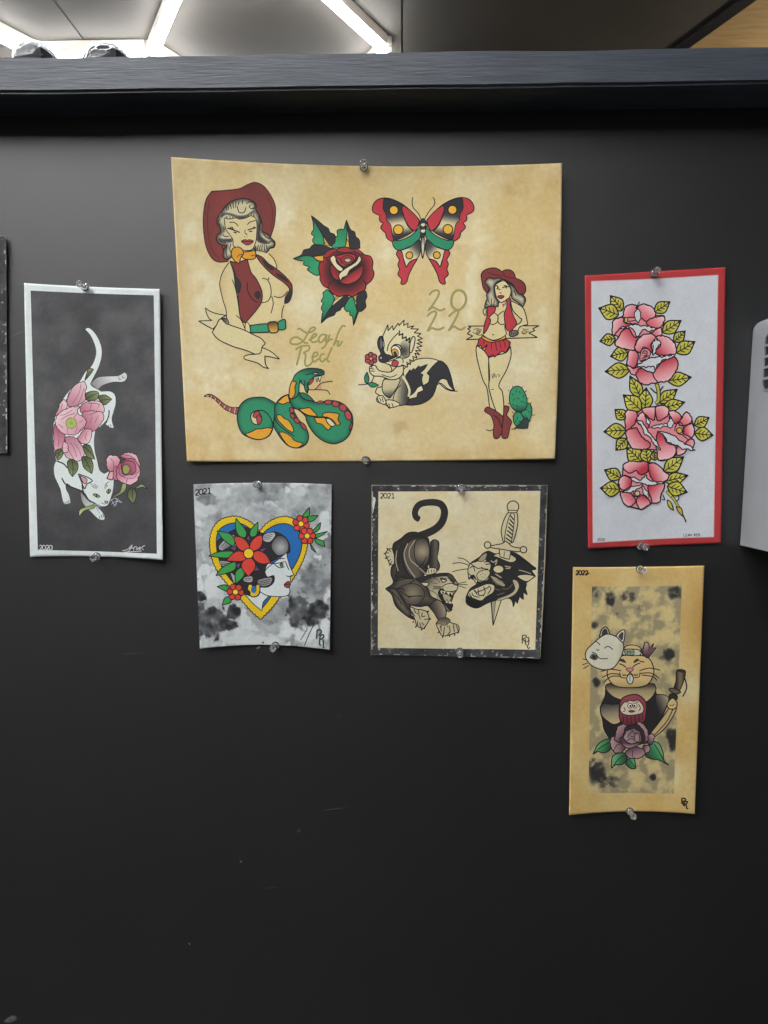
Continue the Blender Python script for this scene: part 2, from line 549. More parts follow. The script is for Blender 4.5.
class Sheet:
    """a sheet of paper pinned to the wall; four edges given in pixels, off(u, v) is how far it stands off the wall"""
    def __init__(self, label, top, bottom, off, color, step=2.0, left=None, right=None, cat="art print", layer=1.5e-6):
        self.top = self._edge(top); self.bot = self._edge(bottom)
        self.left = self._edge(left or [top[0], bottom[0]]); self.right = self._edge(right or [top[-1], bottom[-1]])
        allp = np.vstack([self.top, self.bot]); self.lo, self.hi = allp.min(0), allp.max(0)
        self.offf = off
        bm_ = on_wall([((bottom[0][0] + bottom[-1][0]) / 2, max(bottom[0][1], bottom[-1][1]))], 0.0005)[0]
        self.o = bm_
        self.root = thing('art_sheet', label, cat, tuple(bm_), 'painted sheets pinned to the black wall')
        nx = int((self.hi[0] - self.lo[0]) / step); ny = int((self.hi[1] - self.lo[1]) / step)
        u, v = np.meshgrid(np.linspace(0, 1, nx + 1), np.linspace(0, 1, ny + 1))
        P = self.px(u.ravel(), v.ravel())
        front = self.place(P, 0.0); back = self.place(P, -0.0003)
        n = len(P); k = nx + 1
        fs = []
        for j in range(ny):
            for i in range(nx):
                a = j * k + i
                fs.append((a, a + k, a + k + 1, a + 1))
                fs.append((n + a, n + a + 1, n + a + k + 1, n + a + k))
        for i in range(nx):
            fs.append((i, i + 1, n + i + 1, n + i)); b = ny * k + i
            fs.append((b + 1, b, n + b, n + b + 1))
        for j in range(ny):
            a = j * k; fs.append((a + k, a, n + a, n + a + k)); b = a + nx
            fs.append((b, b + k, n + b + k, n + b))
        c = color(P)
        self.paper = mesh_obj('paper', np.vstack([front, back]), fs, M['paper'], self.root, np.vstack([c, c]), True, self.o)
        self.paper.data.polygons.foreach_set('use_smooth', [False] * len(self.paper.data.polygons))
        sm = np.array([len(p.vertices) == 4 for p in self.paper.data.polygons])
        self.paper.data.polygons.foreach_set('use_smooth', [bool(i < 2 * nx * ny) for i in range(len(sm))])
        self.z = 0; self.grounded = False; self.layer = layer
    def _edge(self, pts):
        P = np.array(pts, float)
        if len(P) == 2:
            return P
        return P
    def _along(self, E, t):
        if len(E) == 2:
            return E[0] + (E[1] - E[0]) * t[:, None]
        if len(E) == 3:      # parabola through the three points
            a, m, b = E
            s = np.clip((m[0] - a[0]) / (b[0] - a[0]) if abs(b[0] - a[0]) > abs(b[1] - a[1]) else (m[1] - a[1]) / (b[1] - a[1]), 0.05, 0.95)
            l0 = (t - s) * (t - 1) / (s * 1.0); l1 = t * (t - 1) / (s * (s - 1)); l2 = t * (t - s) / (1 - s)
            return l0[:, None] * a + l1[:, None] * m + l2[:, None] * b
    def px(self, u, v):
        T, B_ = self._along(self.top, u), self._along(self.bot, u)
        L, R = self._along(self.left, v), self._along(self.right, v)
        u_, v_ = u[:, None], v[:, None]
        bil = (1 - u_) * (1 - v_) * self.top[0] + u_ * (1 - v_) * self.top[-1] + (1 - u_) * v_ * self.bot[0] + u_ * v_ * self.bot[-1]
        return (1 - v_) * T + v_ * B_ + (1 - u_) * L + u_ * R - bil
    def place(self, P, lift):
        u = (P[:, 0] - self.lo[0]) / (self.hi[0] - self.lo[0]); v = (P[:, 1] - self.lo[1]) / (self.hi[1] - self.lo[1])
        return on_wall(P, 0.0008 + self.offf(np.clip(u, 0, 1), np.clip(v, 0, 1)) + lift)
    def print_(self, name, pen, label=None):
        V, F_, C = [], [], []
        n = 0
        self.z = 20 if self.grounded else 0
        self.grounded = self.grounded or 'ground' in name or 'wash' in name or 'border' in name
        for it in pen.items:
            self.z += 1
            lift = 0.00004 + self.z * self.layer
            if it[0] == 'f':
                v, f = triangulate(it[1], it[3])
                if not f:
                    continue
                c = it[2](v, it[1])
            else:
                v, f = ribbon(it[1], it[2], it[3])
                c = np.tile(it[4], (len(v), 1))
            V.append(self.place(v, lift)); C.append(c)
            F_ += [tuple(i + n for i in q) for q in f]
            n += len(v)
        V = np.vstack(V)
        # face the room
        F2 = []
        for q in F_:
            a, b, c_ = V[q[0]], V[q[1]], V[q[2]]
            ny_ = (b[2] - a[2]) * (c_[0] - a[0]) - (b[0] - a[0]) * (c_[2] - a[2])
            F2.append(q if ny_ < 0 else q[::-1])
        o = mesh_obj(name, V, F2, M['ink'], self.root, np.vstack(C), False, self.o)
        if label:
            o['label'] = label
        return o
    def text(self, s, x, y, h, w=0.9, col='#232326', adv=0.85, slant=0.0, name='lettering', pen=None, dy=0.0):
        p = pen or Pen()
        for i, ch in enumerate(s):
            for st in FONT[ch]:
                p.c = (x + i * h * adv, y + i * dy, 10.0 / h)
                p.line(st, w, col)
        if pen is None:
            self.print_(name, p)

def fbm(P, sc, seed=0.0, oct_=4):
    return np.array([noise.fractal(Vector((x / sc, y / sc, seed)), 1.0, 2.0, oct_) for x, y in P])

def blob(P, x, y, rx, ry=None):
    ry = rx if ry is None else ry
    return np.exp(-(((P[:, 0] - x) / rx) ** 2 + ((P[:, 1] - y) / ry) ** 2))

def mixc(a, b, t):
    t = np.clip(t, 0, 1)[:, None]
    a = np.asarray(a if not isinstance(a, str) else lin(a)); b = np.asarray(b if not isinstance(b, str) else lin(b))
    return a * (1 - t) + b * t

INK = '#232326'
# ================================================================== large tan flash sheet
def tan_color(P):
    n1 = fbm(P, 60, 1.3); n2 = fbm(P, 16, 4.1); n3 = fbm(P, 5, 9.0, 3)
    c = mixc('#e0d2a6', '#dac289', 0.5 + 0.9 * n1)
    edge = np.minimum.reduce([(P[:, 0] - 178) / 40, (556 - P[:, 0]) / 40, (P[:, 1] - 165) / 40, (460 - P[:, 1]) / 40])
    c = mixc(c, '#cba766', np.clip(0.55 - edge, 0, 0.6) * (0.6 + 0.8 * n2))
    halo = np.zeros(len(P))
    for (x, y, rx, ry) in ((215, 378, 45, 18), (205, 300, 14, 40), (285, 215, 14, 25), (300, 300, 16, 22), (375, 350, 14, 40), (440, 330, 16, 30), (445, 380, 20, 14),
                           (385, 255, 10, 20), (480, 240, 12, 30), (470, 300, 9, 30), (540, 330, 10, 40), (520, 370, 20, 16), (300, 372, 14, 12), (360, 395, 12, 25), (190, 235, 10, 40)):
        halo += blob(P, x, y, rx, ry)
    c = mixc(c, '#e8e0bc', np.clip(halo * (0.7 + 0.9 * n2), 0, 0.85))
    st = blob(P, 402, 428, 9, 7) + blob(P, 520, 190, 25, 12) * 0.6 + blob(P, 505, 415, 30, 12) * 0.4 + blob(P, 450, 250, 40, 6) * 0.4 + blob(P, 230, 440, 40, 14) * 0.5
    c = mixc(c, '#bd9455', np.clip(st * (0.5 + n2), 0, 0.5))
    return c * (1 + 0.05 * n3)[:, None]

def tan_off(u, v):
    tl = 0.026 * np.clip(1 - u / 0.55, 0, 1) ** 1.6 * np.clip(1 - v / 0.9, 0, 1) ** 1.5
    tr = 0.013 * np.clip((u - 0.5) / 0.5, 0, 1) ** 1.6 * np.clip(1 - v / 0.9, 0, 1) ** 1.5
    br = 0.006 * np.clip((u - 0.55) / 0.45, 0, 1) ** 1.6 * np.clip((v - 0.4) / 0.6, 0, 1) ** 1.5
    bl = 0.006 * np.clip((0.45 - u) / 0.45, 0, 1) ** 1.6 * np.clip((v - 0.4) / 0.6, 0, 1) ** 1.5
    belly = 0.003 * np.sin(np.pi * np.clip(v, 0, 1))
    return tl + tr + br + bl + belly

big = Sheet('large tan tea-stained sheet of tattoo drawings, two cowgirls, rose, butterfly, snake and skunk',
            [(171, 157), (364, 166), (562, 163)], [(187, 461.5), (366, 461.5), (555, 459)], tan_off, tan_color, 2.0,
            right=[(562, 163), (559.5, 320), (555, 459)], layer=2.5e-6)

# ---- bust of a cowgirl with a banner
p = Pen().at(196, 176, 8)
SK = '#dfd09c'
p.fill('125,122! 240,115 350,100 420,65 480,52 545,85 600,160 635,250 628,380 600,480! 560,500 420,560 300,620 250,685! 180,688 130,660 90,590 68,500 58,370 65,260 85,180',
       ('lin', '60,300 640,300', [(0, '#7c3f3c'), (0.3, '#8d4440'), (0.65, '#7b403c'), (1, '#83403d')]), 0.8)
p.lines('105,200 92,330 100,480 135,600 190,660;560,150 605,240 612,330 600,440', 0.5, '#5a2b2b')
p.fill('205,285 240,235 300,195 380,180 450,198 482,235 480,270 505,310 528,380 530,440 575,465 605,500 632,530 625,570 590,582 575,605 540,620 490,610 455,585 400,640 310,640 270,660 235,665 215,640 222,590 235,560 190,545 165,510 170,470 195,450 190,410 168,380 172,335 190,310',
       ('edge', '#3a393b', '#d6cfa6', 36), 0.8)
for s in ('190,310 230,290 290,300 340,315 400,310 440,285 475,270 470,292 430,312 395,338 350,347 300,327 240,312 200,338',
          '495,330 525,400 520,470 560,510 590,530 560,548 500,532 482,500 488,420', '175,490 215,500 260,500 290,500 285,532 230,532 190,522',
          '215,395 232,420 228,450 212,440'):
    p.fill(s, ('edge', '#8a877a', '#3c3b3e', 14), 0)
p.lines('270,215 285,265;295,205 300,260;320,200 318,255;240,240 250,280;400,225 430,205 465,215 470,250 445,262 425,245 440,230;330,240 345,290 385,290 400,250;'
        '245,318 250,350;270,322 275,350;295,325 295,345;420,310 415,335;440,300 445,330;460,300 465,325;250,540 240,600 250,650;280,540 270,590 285,620;'
        '500,550 490,590;530,545 525,600;560,550 570,590;580,545 600,520 628,535 615,570 590,565;190,345 180,370 195,395;500,320 515,370 505,420;540,460 560,490 600,500;215,470 235,485 265,480;255,230 262,272;345,200 338,235;370,195 372,225;180,500 200,525 240,535;205,560 225,600;478,560 472,590;515,550 508,600;545,548 548,600', 0.75)
p.fill('265,690 205,790 190,850 192,890 215,990 242,1080 262,1190 390,1240 440,1195 680,1150 690,1130 705,1030 740,930 700,860 640,780 645,720 620,660 575,622 470,600 400,610 300,640',
       ('lin', '190,900 760,900', [(0, '#d8b987'), (0.12, SK), (0.8, SK), (1, '#d6bb88')]), 0)
p.fill('228,335 260,345 320,335 350,345 400,335 440,318 478,340 488,400 485,470 480,520 462,570 440,592 385,595 340,575 300,560 295,510 270,470 240,430 230,385', SK, 0.7)
p.lines('265,690 230,740 205,790 190,850 192,890 215,990 240,1070 245,1130 262,1190;580,620 620,660 645,720 640,768;705,1030 690,1080 686,1140;290,828 310,880 330,970 345,1080;320,1115 360,1150 395,1230;605,960 618,1020 600,1100', 0.75)
p.lines('265,372 300,370 325,385 338,402;410,392 430,370 480,355', 0.75)
p.lines('248,418 290,428 320,440 352,452;285,405 300,430;270,410 285,425;412,432 440,424 482,412;300,448 325,456;425,444 450,442;460,405 470,418', 1.0)
p.lines('393,428 393,455 412,472;388,485 394,488;408,486 412,488;385,596 440,596', 0.7)
p.fill('362,522 395,508 410,515 425,508 460,522 430,548 400,550', '#a04e4c', 0.6)
p.line('362,522 410,526 460,522', 0.6)
p.fill('270,680! 330,690 410,665! 440,768 480,820 520,900 530,960 520,1018 470,1090 400,1170! 385,1175 350,1110 335,950 315,870 300,768', '#843f3c', 0.8)
p.fill('278,690 315,768 322,800 362,860 350,932 325,932 315,880 300,770', '#3a3437', 0)
p.fill('465,945 500,918 520,955 495,988', '#3a3437', 0)
p.lines('410,850 415,920 450,985 500,1012;528,818 570,830 595,880 600,950 575,1000 525,1015;585,810 575,835;620,960 660,972 700,960 735,920', 0.75)
p.fill('475,625! 530,650 580,700 640,740 700,790 755,850 770,890 765,960 740,1010 708,1020! 715,970 745,920 740,890 700,850 640,810 590,770 540,720 500,670', '#843f3c', 0.8)
for s in ('530,668 590,705 625,750 590,748 555,720', '640,775 700,800 742,850 700,832 650,800', '742,925 768,900 765,960 745,1000 710,1015 718,968'):
    p.fill(s, '#3a3437', 0)
p.fill('360,615 420,605 470,598 478,630 470,660 420,668 375,655', '#e0a136', 0.8)
p.fill('285,600 300,575 340,568 372,590 378,625 360,650 345,700! 310,680 285,640', '#e0a136', 0.8)
p.lines('330,650 345,630 375,628;440,640 470,632', 0.6)
p.fill('400,1170 430,1195 435,1250 395,1235', SK, 0.7)
p.fill('430,1195! 580,1185 580,1250! 440,1255!', '#3b9a70', 0.9)
p.fill('655,1170! 690,1150 712,1150 718,1190 710,1225 660,1230!', '#3b9a70', 0.9)
p.fill('575,1180 610,1165 650,1175 655,1240 620,1255 590,1245', ('lin', '610,1165 620,1255', [(0, '#4a4038'), (0.45, '#b07f35'), (1, '#dfb35a')]), 0.9)
p.fill('240,1115! 160,1100 110,1080 75,1055! 85,1100 105,1140 130,1155! 20,1160! 80,1195 135,1225! 165,1190 200,1140', '#ded2a2', 0.8)
p.fill('525,1370! 600,1405 670,1465! 610,1450 550,1440! 555,1500 570,1530 585,1540! 540,1530 500,1500 440,1480 390,1465 385,1445 420,1430 480,1425 515,1415', '#ded2a2', 0.8)
p.fill('205,1145 185,1150 165,1190 150,1215 130,1250! 160,1290 200,1320 300,1365 400,1395 470,1425! 510,1420 525,1390 530,1365 555,1340! 520,1300 450,1265 380,1230 280,1195 240,1175', '#ded2a2', 0.85)
p.fill('205,1140 235,1140 255,1150 265,1190! 240,1180', ('lin', '205,1150 265,1180', [(0, '#3a3a3a'), (1, '#a39c84')]), 0.7)
big.print_('cowgirl_bust_drawing', p, 'bust of a cowgirl in a maroon hat above an empty banner')

# ---- red rose with dark leaves
p = Pen().at(292, 212, 8.533)
GR, BK, YE = '#2f8c62', '#37363a', '#e3b048'
def leafpair(green, black, yel, ax):
    p.fill(yel, YE, 0.5)
    p.fill(black, BK, 0.7)
    p.fill(green, ('lin', ax, [(0, '#22403a'), (0.4, '#2f8c62'), (1, '#3a9f70')]), 0.8)
leafpair('165,30! 200,90 240,160 265,210 275,280! 240,285 195,275 175,240 190,210 165,185 185,150! 180,90', '165,30! 230,80 270,115 310,140 325,175 360,190 375,230 350,280! 330,290 290,240 250,170', '265,210! 300,245 330,290! 285,285!', '165,30 230,260')
leafpair('465,70! 470,180 465,230 455,295! 350,310 340,285 365,260 370,220 390,200 385,160 420,145 440,150', '465,70! 500,150 535,170 545,210 575,240 580,310! 500,310 485,240 480,180', '470,230! 490,270 492,300! 455,300!', '465,70 400,280')
leafpair('10,398! 100,375 170,380 220,420 265,430! 230,540! 190,535 130,490 150,470 100,450 105,420! 50,412', '10,398! 80,365 100,325 150,310 180,280 250,280 300,295 345,315! 290,360 200,375 100,385', '180,382! 265,375 268,420! 220,412', '10,398 200,460')
leafpair('300,660! 265,690 270,720 250,760 265,780 250,820 265,850! 255,890 250,950! 300,860 340,800 360,740 350,710', '250,950! 300,905 360,880 375,855 415,835 420,820 470,780 490,740! 460,710 420,740 350,800 300,860 265,890', '375,720! 400,725 355,765!', '250,950 300,740')
leafpair('490,730! 460,780 445,820 470,850 490,845 495,880 515,890 525,970! 540,900 555,850 540,790 520,730', '560,700! 620,670 640,720 625,760 630,810 590,850 570,850 530,960! 545,890 550,850 550,790', '525,720! 550,705 545,770!', '525,970 500,800')
p.fill('270,385 290,345 330,320 380,320 420,303 470,303 515,320 545,310 590,340 620,365 670,380 690,430 685,480 700,525 680,580 635,620! 620,665 570,690 520,720 460,710 400,720 340,690 310,650! 270,630 240,580 240,545 228,480 240,430 270,415',
       ('rad', '460,500', 120, 235, '#2f2729', '#b83b3c'), 0.9)
p.fill('270,385 290,345 330,320 380,320 420,303 470,303 515,320 545,310 590,340 600,370 540,340 450,345 370,340 310,385', '#a33a3a', 0.6)
p.fill('325,470 345,450 400,505 410,530 395,585! 350,555', ('lin', '400,480 330,540', [(0, '#5c2a2b'), (1, '#b83b3c')]), 0.7)
p.fill('415,590 500,520 560,480 605,455 600,520 560,580 490,612 440,610', ('lin', '480,500 540,600', [(0, '#332628'), (0.3, '#7d2f31'), (0.75, '#be4344')]), 0.7)
p.fill('375,380 420,365 470,355 520,360 545,380 530,420 490,450 440,465 400,435 380,400', '#b33f40', 0.7)
p.fill('415,400 450,375 500,375 525,400 505,440 460,450 430,435', '#9b3638', 0.6)
p.fill('443,410 470,393 502,400 500,425 465,432', ('edge', '#4d3c34', '#e0d6ac', 14), 0.6)
p.fill('325,400 350,372 370,385 380,430 410,460 435,485 420,505 390,495 350,450', '#e2dab2', 0.7)
p.fill('580,375! 590,410 560,450 530,470 490,500 470,540 430,560 415,590! 400,550 410,520 460,480 510,450 550,420 565,385', '#e2dab2', 0.7)
p.lines('310,650 320,610 345,590;620,665 630,620 605,575;270,385 300,402 312,430;545,310 530,335;375,320 390,340;635,620 622,590;380,385 410,400 420,440', 0.7)
big.print_('rose_drawing', p, 'dark red rose with black and green leaves')

# ---- butterfly
p = Pen().at(368, 190, 6.857)
RD = '#c2404a'
def mir(s, on):
    if not on:
        return s
    out = []
    for t in s.split():
        sh = '!' if t.endswith('!') else ''
        x, y = t.rstrip('!').split(',')
        out.append('%g,%g%s' % (756 - float(x), float(y) - 0.012 * (378 - float(x)), sh))
    return ' '.join(out)
for m_ in (0, 1):
    f = lambda s: mir(s, m_)
    p.fill(f('352,205! 300,150 240,100 170,65 110,55 60,70 32,110 35,150 80,175! 80,210 105,228! 88,260 120,295! 130,330 165,355! 180,350 250,320 300,290 350,240'), RD, 0.9)
    p.fill(f('110,60! 170,68 240,105 232,130 240,170 255,210 275,250 310,285! 270,310 220,335 175,345! 165,300 155,240 130,210 125,170 105,130 105,90'),
           ('lin', f('180,120 215,330'), [(0, '#38363a'), (0.28, '#45434a'), (0.52, '#d9cfa2'), (0.7, '#d2c79c'), (0.9, '#3d3b3e'), (1, '#38363a')]), 0.7)
    p.fill(f('240,105! 290,140 330,180 352,210! 345,240 325,285! 290,260 260,215 240,160 232,130'), RD, 0.8)
    p.fill(f('172,345! 220,345 290,315 340,270 355,245! 362,290 355,330 320,370 270,395 220,412 190,405 170,375'), '#32906a', 0.8)
    p.fill(f('225,415! 290,390 350,340 362,380 355,440 330,475 290,490 262,530! 250,490 235,450'), ('lin', f('365,360 250,480'), [(0, '#333236'), (0.3, '#55524f'), (0.62, '#dbd2a8'), (1, '#dbd2a8')]), 0.7)
    p.fill(f('205,415! 228,418 240,460 250,500 262,530! 290,490 340,470! 310,520 280,580 265,630 240,648 225,640 230,610 205,580 215,545 205,510 215,480 195,440'), RD, 0.9)
    for (x, y, r) in ((177, 138, 30), (208, 272, 33), (284, 448, 24)):
        xx, yy = mir('%g,%g' % (x, y), m_).split(',')
        p.circle(float(xx), float(yy), r, '#e8b43e', 0.9)
p.fill('360,210 377,195 395,210 392,290 385,340 390,400 375,470 365,420 365,340 358,290', '#38363a', 0.6)
p.fill('364,232 390,230 386,247 368,247', '#d9d2b4', 0); p.fill('362,275 392,272 386,290 368,290', '#d9d2b4', 0)
p.fill('369,330 387,330 385,400 376,458 367,400', ('lin', '377,330 377,430', [(0, '#77726a'), (0.5, '#d9d2b4'), (1, '#d9d2b4')]), 0.4)
p.lines('362,198 345,160 310,120 303,80 308,48;388,198 420,145 455,100 455,65 443,50', 0.8, '#2d3a35')
big.print_('butterfly_drawing', p, 'red, black and green butterfly with yellow spots')

# ---- snake
p = Pen().at(196, 362, 9.6)
SG, OR, PK = '#35916a', '#e2a636', '#bb4c55'
p.fill('75,330! 110,312 145,312 180,330 220,360 260,395 300,420 350,438 415,435! 395,505! 340,485 280,455 240,420 200,380 165,350 130,335', '#a9565a', 0.8)
for (a, b, c, d) in ((160, 325, 148, 352), (200, 350, 188, 375), (245, 385, 233, 412), (292, 417, 276, 447), (338, 440, 330, 478), (386, 440, 378, 497)):
    p.fill('%d,%d! %d,%d! %d,%d! %d,%d!' % (a, b, c, d, c - 12, d - 6, a - 12, b - 2), '#d9b9a4', 0, smooth=False)
    p.line('%d,%d %d,%d' % (a, b, c, d), 0.7)
p.fill('85,328 110,318 128,322 120,335', '#d8cba0', 0.5)
p.fill('415,435 450,385 510,350 590,338 660,342 720,370 768,400 830,440 820,560 768,620 740,600 735,650 700,710 640,740 580,745 500,720 440,680 405,600 395,520', ('edge', '#2a5f50', SG, 40), 0.9)
p.fill('525,520 545,485 590,465 610,490 632,540 620,580 585,602 540,580', '#d9cfa0', 0.9)
p.fill('545,520 570,475 605,478 608,510 575,535', PK, 0.7); p.fill('580,530 610,515 632,545 620,585 595,600', PK, 0.7)
p.line('590,465 640,465 690,500 725,560 745,620', 0.9)
p.fill('470,690! 530,670 580,645 640,640 690,630 735,640! 700,705 640,738 580,742 510,720', OR, 0.8)
p.at(270, 362, 8.533)
p.fill('250,265! 290,265 340,295 385,345! 330,345 280,320', '#2c7a5c', 0.9)
p.fill('155,275! 100,300 60,340 40,380 40,450 30,540 60,600 100,660 150,710 210,733 270,725 315,690 330,640 320,590 290,540 250,500 220,450 200,400 240,400 200,350', ('edge', '#2a5f50', SG, 38), 0.9)
p.fill('155,278! 105,305 62,345! 110,360 150,345 172,350! 160,310', OR, 0.8)
p.fill('55,455! 90,450 120,480 160,500 200,570 195,605! 140,570 90,520 65,490', OR, 0.8)
p.fill('75,600! 120,600 180,635 210,670 270,690 280,705! 230,733 160,715 110,660', OR, 0.8)
p.line('40,440 45,490 100,560 210,635', 0.8)
for (x, y, rx, ry, r) in ((185, 412, 24, 19, 1.2), (192, 460, 24, 17, 0.9), (228, 500, 28, 19, 0.7), (285, 548, 38, 16, 0.9)):
    p.circle(x, y, rx, PK, 0.8, ry=ry, rot=r)
p.fill('165,280 175,345 205,390 245,410 300,460 315,510 360,590 420,650 480,685 550,698 620,675 670,630 700,560 708,500 695,440 650,380 600,345 540,330 470,335 400,345 350,332 300,320 262,292 245,255', ('edge', '#2a5f50', SG, 38), 0.9)
p.fill('395,345! 430,330 460,345 420,352', PK, 0.6)
for (x, y, rx, ry, r) in ((497, 343, 32, 19, 0.05), (560, 358, 33, 24, 0.35), (622, 390, 36, 28, 0.7), (667, 455, 42, 27, 1.2)):
    p.circle(x, y, rx, PK, 0.8, ry=ry, rot=r)
p.fill('692,500! 703,540 680,592! 676,560 690,530', PK, 0.7)
p.fill('245,400! 300,395 340,390 365,415 390,440 405,465! 330,455 280,430', OR, 0.8)
p.fill('450,440! 490,430 560,435 590,450 580,490 600,530 570,540! 540,500 500,475 450,465!', OR, 0.8)
p.fill('375,475! 430,475 470,478 490,520 525,550! 500,580 470,560 440,530 400,520', OR, 0.8)
p.fill('478,490 510,485 555,535 530,550 500,530', '#ded6b0', 0.8)
p.lines('250,415 330,460 405,468 450,470 500,482', 0.8)
p.fill('195,155! 215,110 260,75 320,55 390,55 440,65 462,85 450,110 400,115 370,130! 345,155 325,190 330,230! 318,268! 300,240 290,200 270,180 265,155 250,180! 245,260 225,300 180,315 165,290 165,240 180,190', ('lin', '300,50 260,260', [(0, '#27574a'), (0.3, SG), (1, SG)]), 0.9)
p.fill('190,160! 225,175 212,215 215,270 185,315! 165,300 165,240 175,190', OR, 0.8)
p.fill('330,190 345,150 375,138 365,165 340,195', '#b04a4c', 0.6)
p.fill('390,125! 400,175! 410,130! 425,172! 440,118!', '#e6dfbc', 0.6, smooth=False)
p.fill('360,100 385,85 415,92 395,105', '#e6dfbc', 0.6)
p.lines('300,112 350,98 420,90;250,150 262,185;290,150 300,205;315,170 318,262;430,85 445,95;410,125 420,165', 0.7)
p.fill('380,235! 430,185 440,235!', '#d59a84', 0)
p.lines('325,232 380,235 430,185 480,170 538,165;380,235 450,238 490,245 512,280', 0.75)
big.print_('snake_drawing', p, 'coiled green and orange snake with open jaws')

# ---- lettering
p = Pen().at(284, 284, 9.6)
LT = '#a0985c'
p.lines('128,440 150,428 190,455 230,470 280,450 302,425 285,415 255,430 225,480 190,540 140,575 85,578 60,560 75,525 120,510 160,530 200,565 235,565;'
        '235,540 275,520 312,490 290,478 265,510 260,545 285,560 335,540;408,490 365,485 335,520 337,555 362,558 400,510 412,490 398,545 412,560 440,535 470,530;440,482 418,545 392,600 355,622;'
        '590,412 565,400 535,440 510,500 475,597;482,580 508,548 526,552 512,590 532,592 562,545', 1.85, LT)
p.lines('110,635 150,603 200,592 240,595 240,630 185,662;168,600 145,690 120,782;185,662 208,680 200,760 220,788 255,770 280,735;272,705 322,682 312,655 285,668 272,715 290,747 335,715;'
        '392,672 355,680 345,725 370,745 405,710;462,605 430,680 415,730 442,750', 1.85, LT)
big.print_('name_lettering', p, 'olive hand-lettered name')
p = Pen().at(420, 282, 12.8)
p.lines('115,170 160,120 220,105 245,140 210,220 150,310 105,365! 160,325 210,345 260,365 325,340;90,440 150,385 205,380 200,430 160,510 95,630! 150,590 200,605 260,605 310,575;'
        '365,445 430,385 490,365 480,420 430,520 365,625! 430,570 480,595 530,610 580,575', 2.1, '#a59c60')
p.line('490,105 440,130 410,190 400,260 420,320 480,360 540,330 585,260 585,180 550,125', 2.5, '#a59c60', closed=True)
big.print_('year_lettering', p, 'olive hand-lettered year')

# ---- skunk
p = Pen().at(358, 312, 7.68)
CR = '#e2d9ae'
p.fill('350,440! 400,390 460,362 540,355 610,370 660,400 700,460 725,560 745,605! 690,590 640,550 600,560! 590,610 560,660 500,700 430,715 370,715! 330,680', CR, 0.8)
p.fill('365,490! 400,440! 405,455! 430,430! 435,445! 470,410! 470,425! 535,400! 510,440 480,470 500,480! 490,520 500,560! 460,580 430,620 390,650! 400,590 370,540', '#38373a', 0.6)
p.fill('530,470! 580,410 630,375 680,410 710,480 740,605! 700,560 680,520 640,515 610,550 590,610 560,660 500,700 430,715 370,715! 330,690 390,670 450,655! 460,620! 500,600 490,570! 540,540 550,490!', '#38373a', 0.7)
p.lines('620,540 660,580 710,605 765,608', 0.8)
p.fill('345,410! 350,480 370,560 390,620 385,690 350,715 300,720 240,740! 215,715 150,690 145,660 165,640 135,620 150,580 180,575 190,540 210,510 280,500', ('lin', '180,600 390,620', [(0, CR), (0.55, '#c9c09a'), (0.8, '#6d6a60'), (1, '#38373a')]), 0.8)
p.fill('200,520 260,520 320,510 310,560 260,640 240,660 200,630 185,580', ('lin', '230,520 250,660', [(0, '#d8cda0'), (0.5, '#cdc299'), (0.8, '#6d6a60'), (1, '#38373a')]), 0.8)
p.line('340,490 372,540 395,600 388,650', 2.2, CR)
p.fill('150,650 190,645 215,690 200,710 160,690', CR, 0.8); p.fill('215,680 250,675 300,690 320,715 250,735 225,715', CR, 0.8)
p.lines('165,660 178,690;185,655 195,695;235,700 245,730;260,700 270,728;270,680 275,640 300,590 330,560', 0.7)
p.fill('90,420! 130,410 165,450 250,460 300,420 345,410 345,470 310,510 250,520 180,495 120,490 90,460', CR, 0.85)
p.lines('90,432 125,440;92,452 130,455;180,480 250,500 300,480', 0.7)
zig = '190,185! 230,95! 230,145! 265,105! 270,140! 310,85! 315,105! 355,60! 350,105! 385,85! 380,120! 430,105! 405,130! 465,130! 430,160! 485,165! 455,185! 497,205! 455,215! 495,235! 450,240! 495,262! 450,270! 485,300! 440,295! 475,330! 435,315! 455,355! 420,340! 430,380! 395,365! 405,405! 375,385! 380,425! 350,410! 300,420 240,405 200,388 170,375 160,345 180,330 200,260'
p.fill(zig, CR, 0.85)
p.fill('330,230 385,200 402,280 385,340 345,358 330,300', ('rad', '350,300', 10, 75, '#4a4846', '#c9c09a'), 0)
p.fill('190,185! 165,190 150,230 155,270 175,320 158,345 165,378 200,390 232,372 282,350! 240,330 210,320 190,270', '#3a393c', 0.7)
p.fill('176,205 185,240 180,280 170,260', '#77757a', 0); p.circle(176, 352, 8, '#a9a7a8', 0)
p.fill('255,280 280,258 312,268 328,300 328,338 300,345 270,338', '#e8e2c4', 0.9)
p.fill('258,300 280,282 306,300 306,335 275,338', '#dca93c', 0.6); p.fill('272,308 290,303 300,335 282,340', '#2e2d30', 0)
p.line('255,278 280,252 320,255 340,290', 1.0)
p.fill('395,305! 400,240 420,190 438,200 430,260 410,312', CR, 0.9)
p.line('320,140! 315,180! 345,165! 340,205! 370,190! 370,225! 400,195! 390,240!', 1.1, smooth=False)
p.lines('310,160 270,200 235,250 225,300;350,405 330,410;398,310 390,340 350,358', 0.8)
p.fill('262,385 285,370 310,385 300,415 265,415', '#c74a50', 0.7)
p.lines('205,386 250,375 320,350 345,365 345,392;240,400 260,440 250,465', 0.8)
for k in range(6):
    a = k * math.pi / 3 + 0.5
    p.circle(100 + 29 * math.cos(a), 358 + 29 * math.sin(a), 20, '#b5525a', 0.8)
p.circle(100, 358, 12, '#e6c15a', 0.6)
p.lines('100,405 108,430;125,490 100,540 60,555 0,560', 0.8)
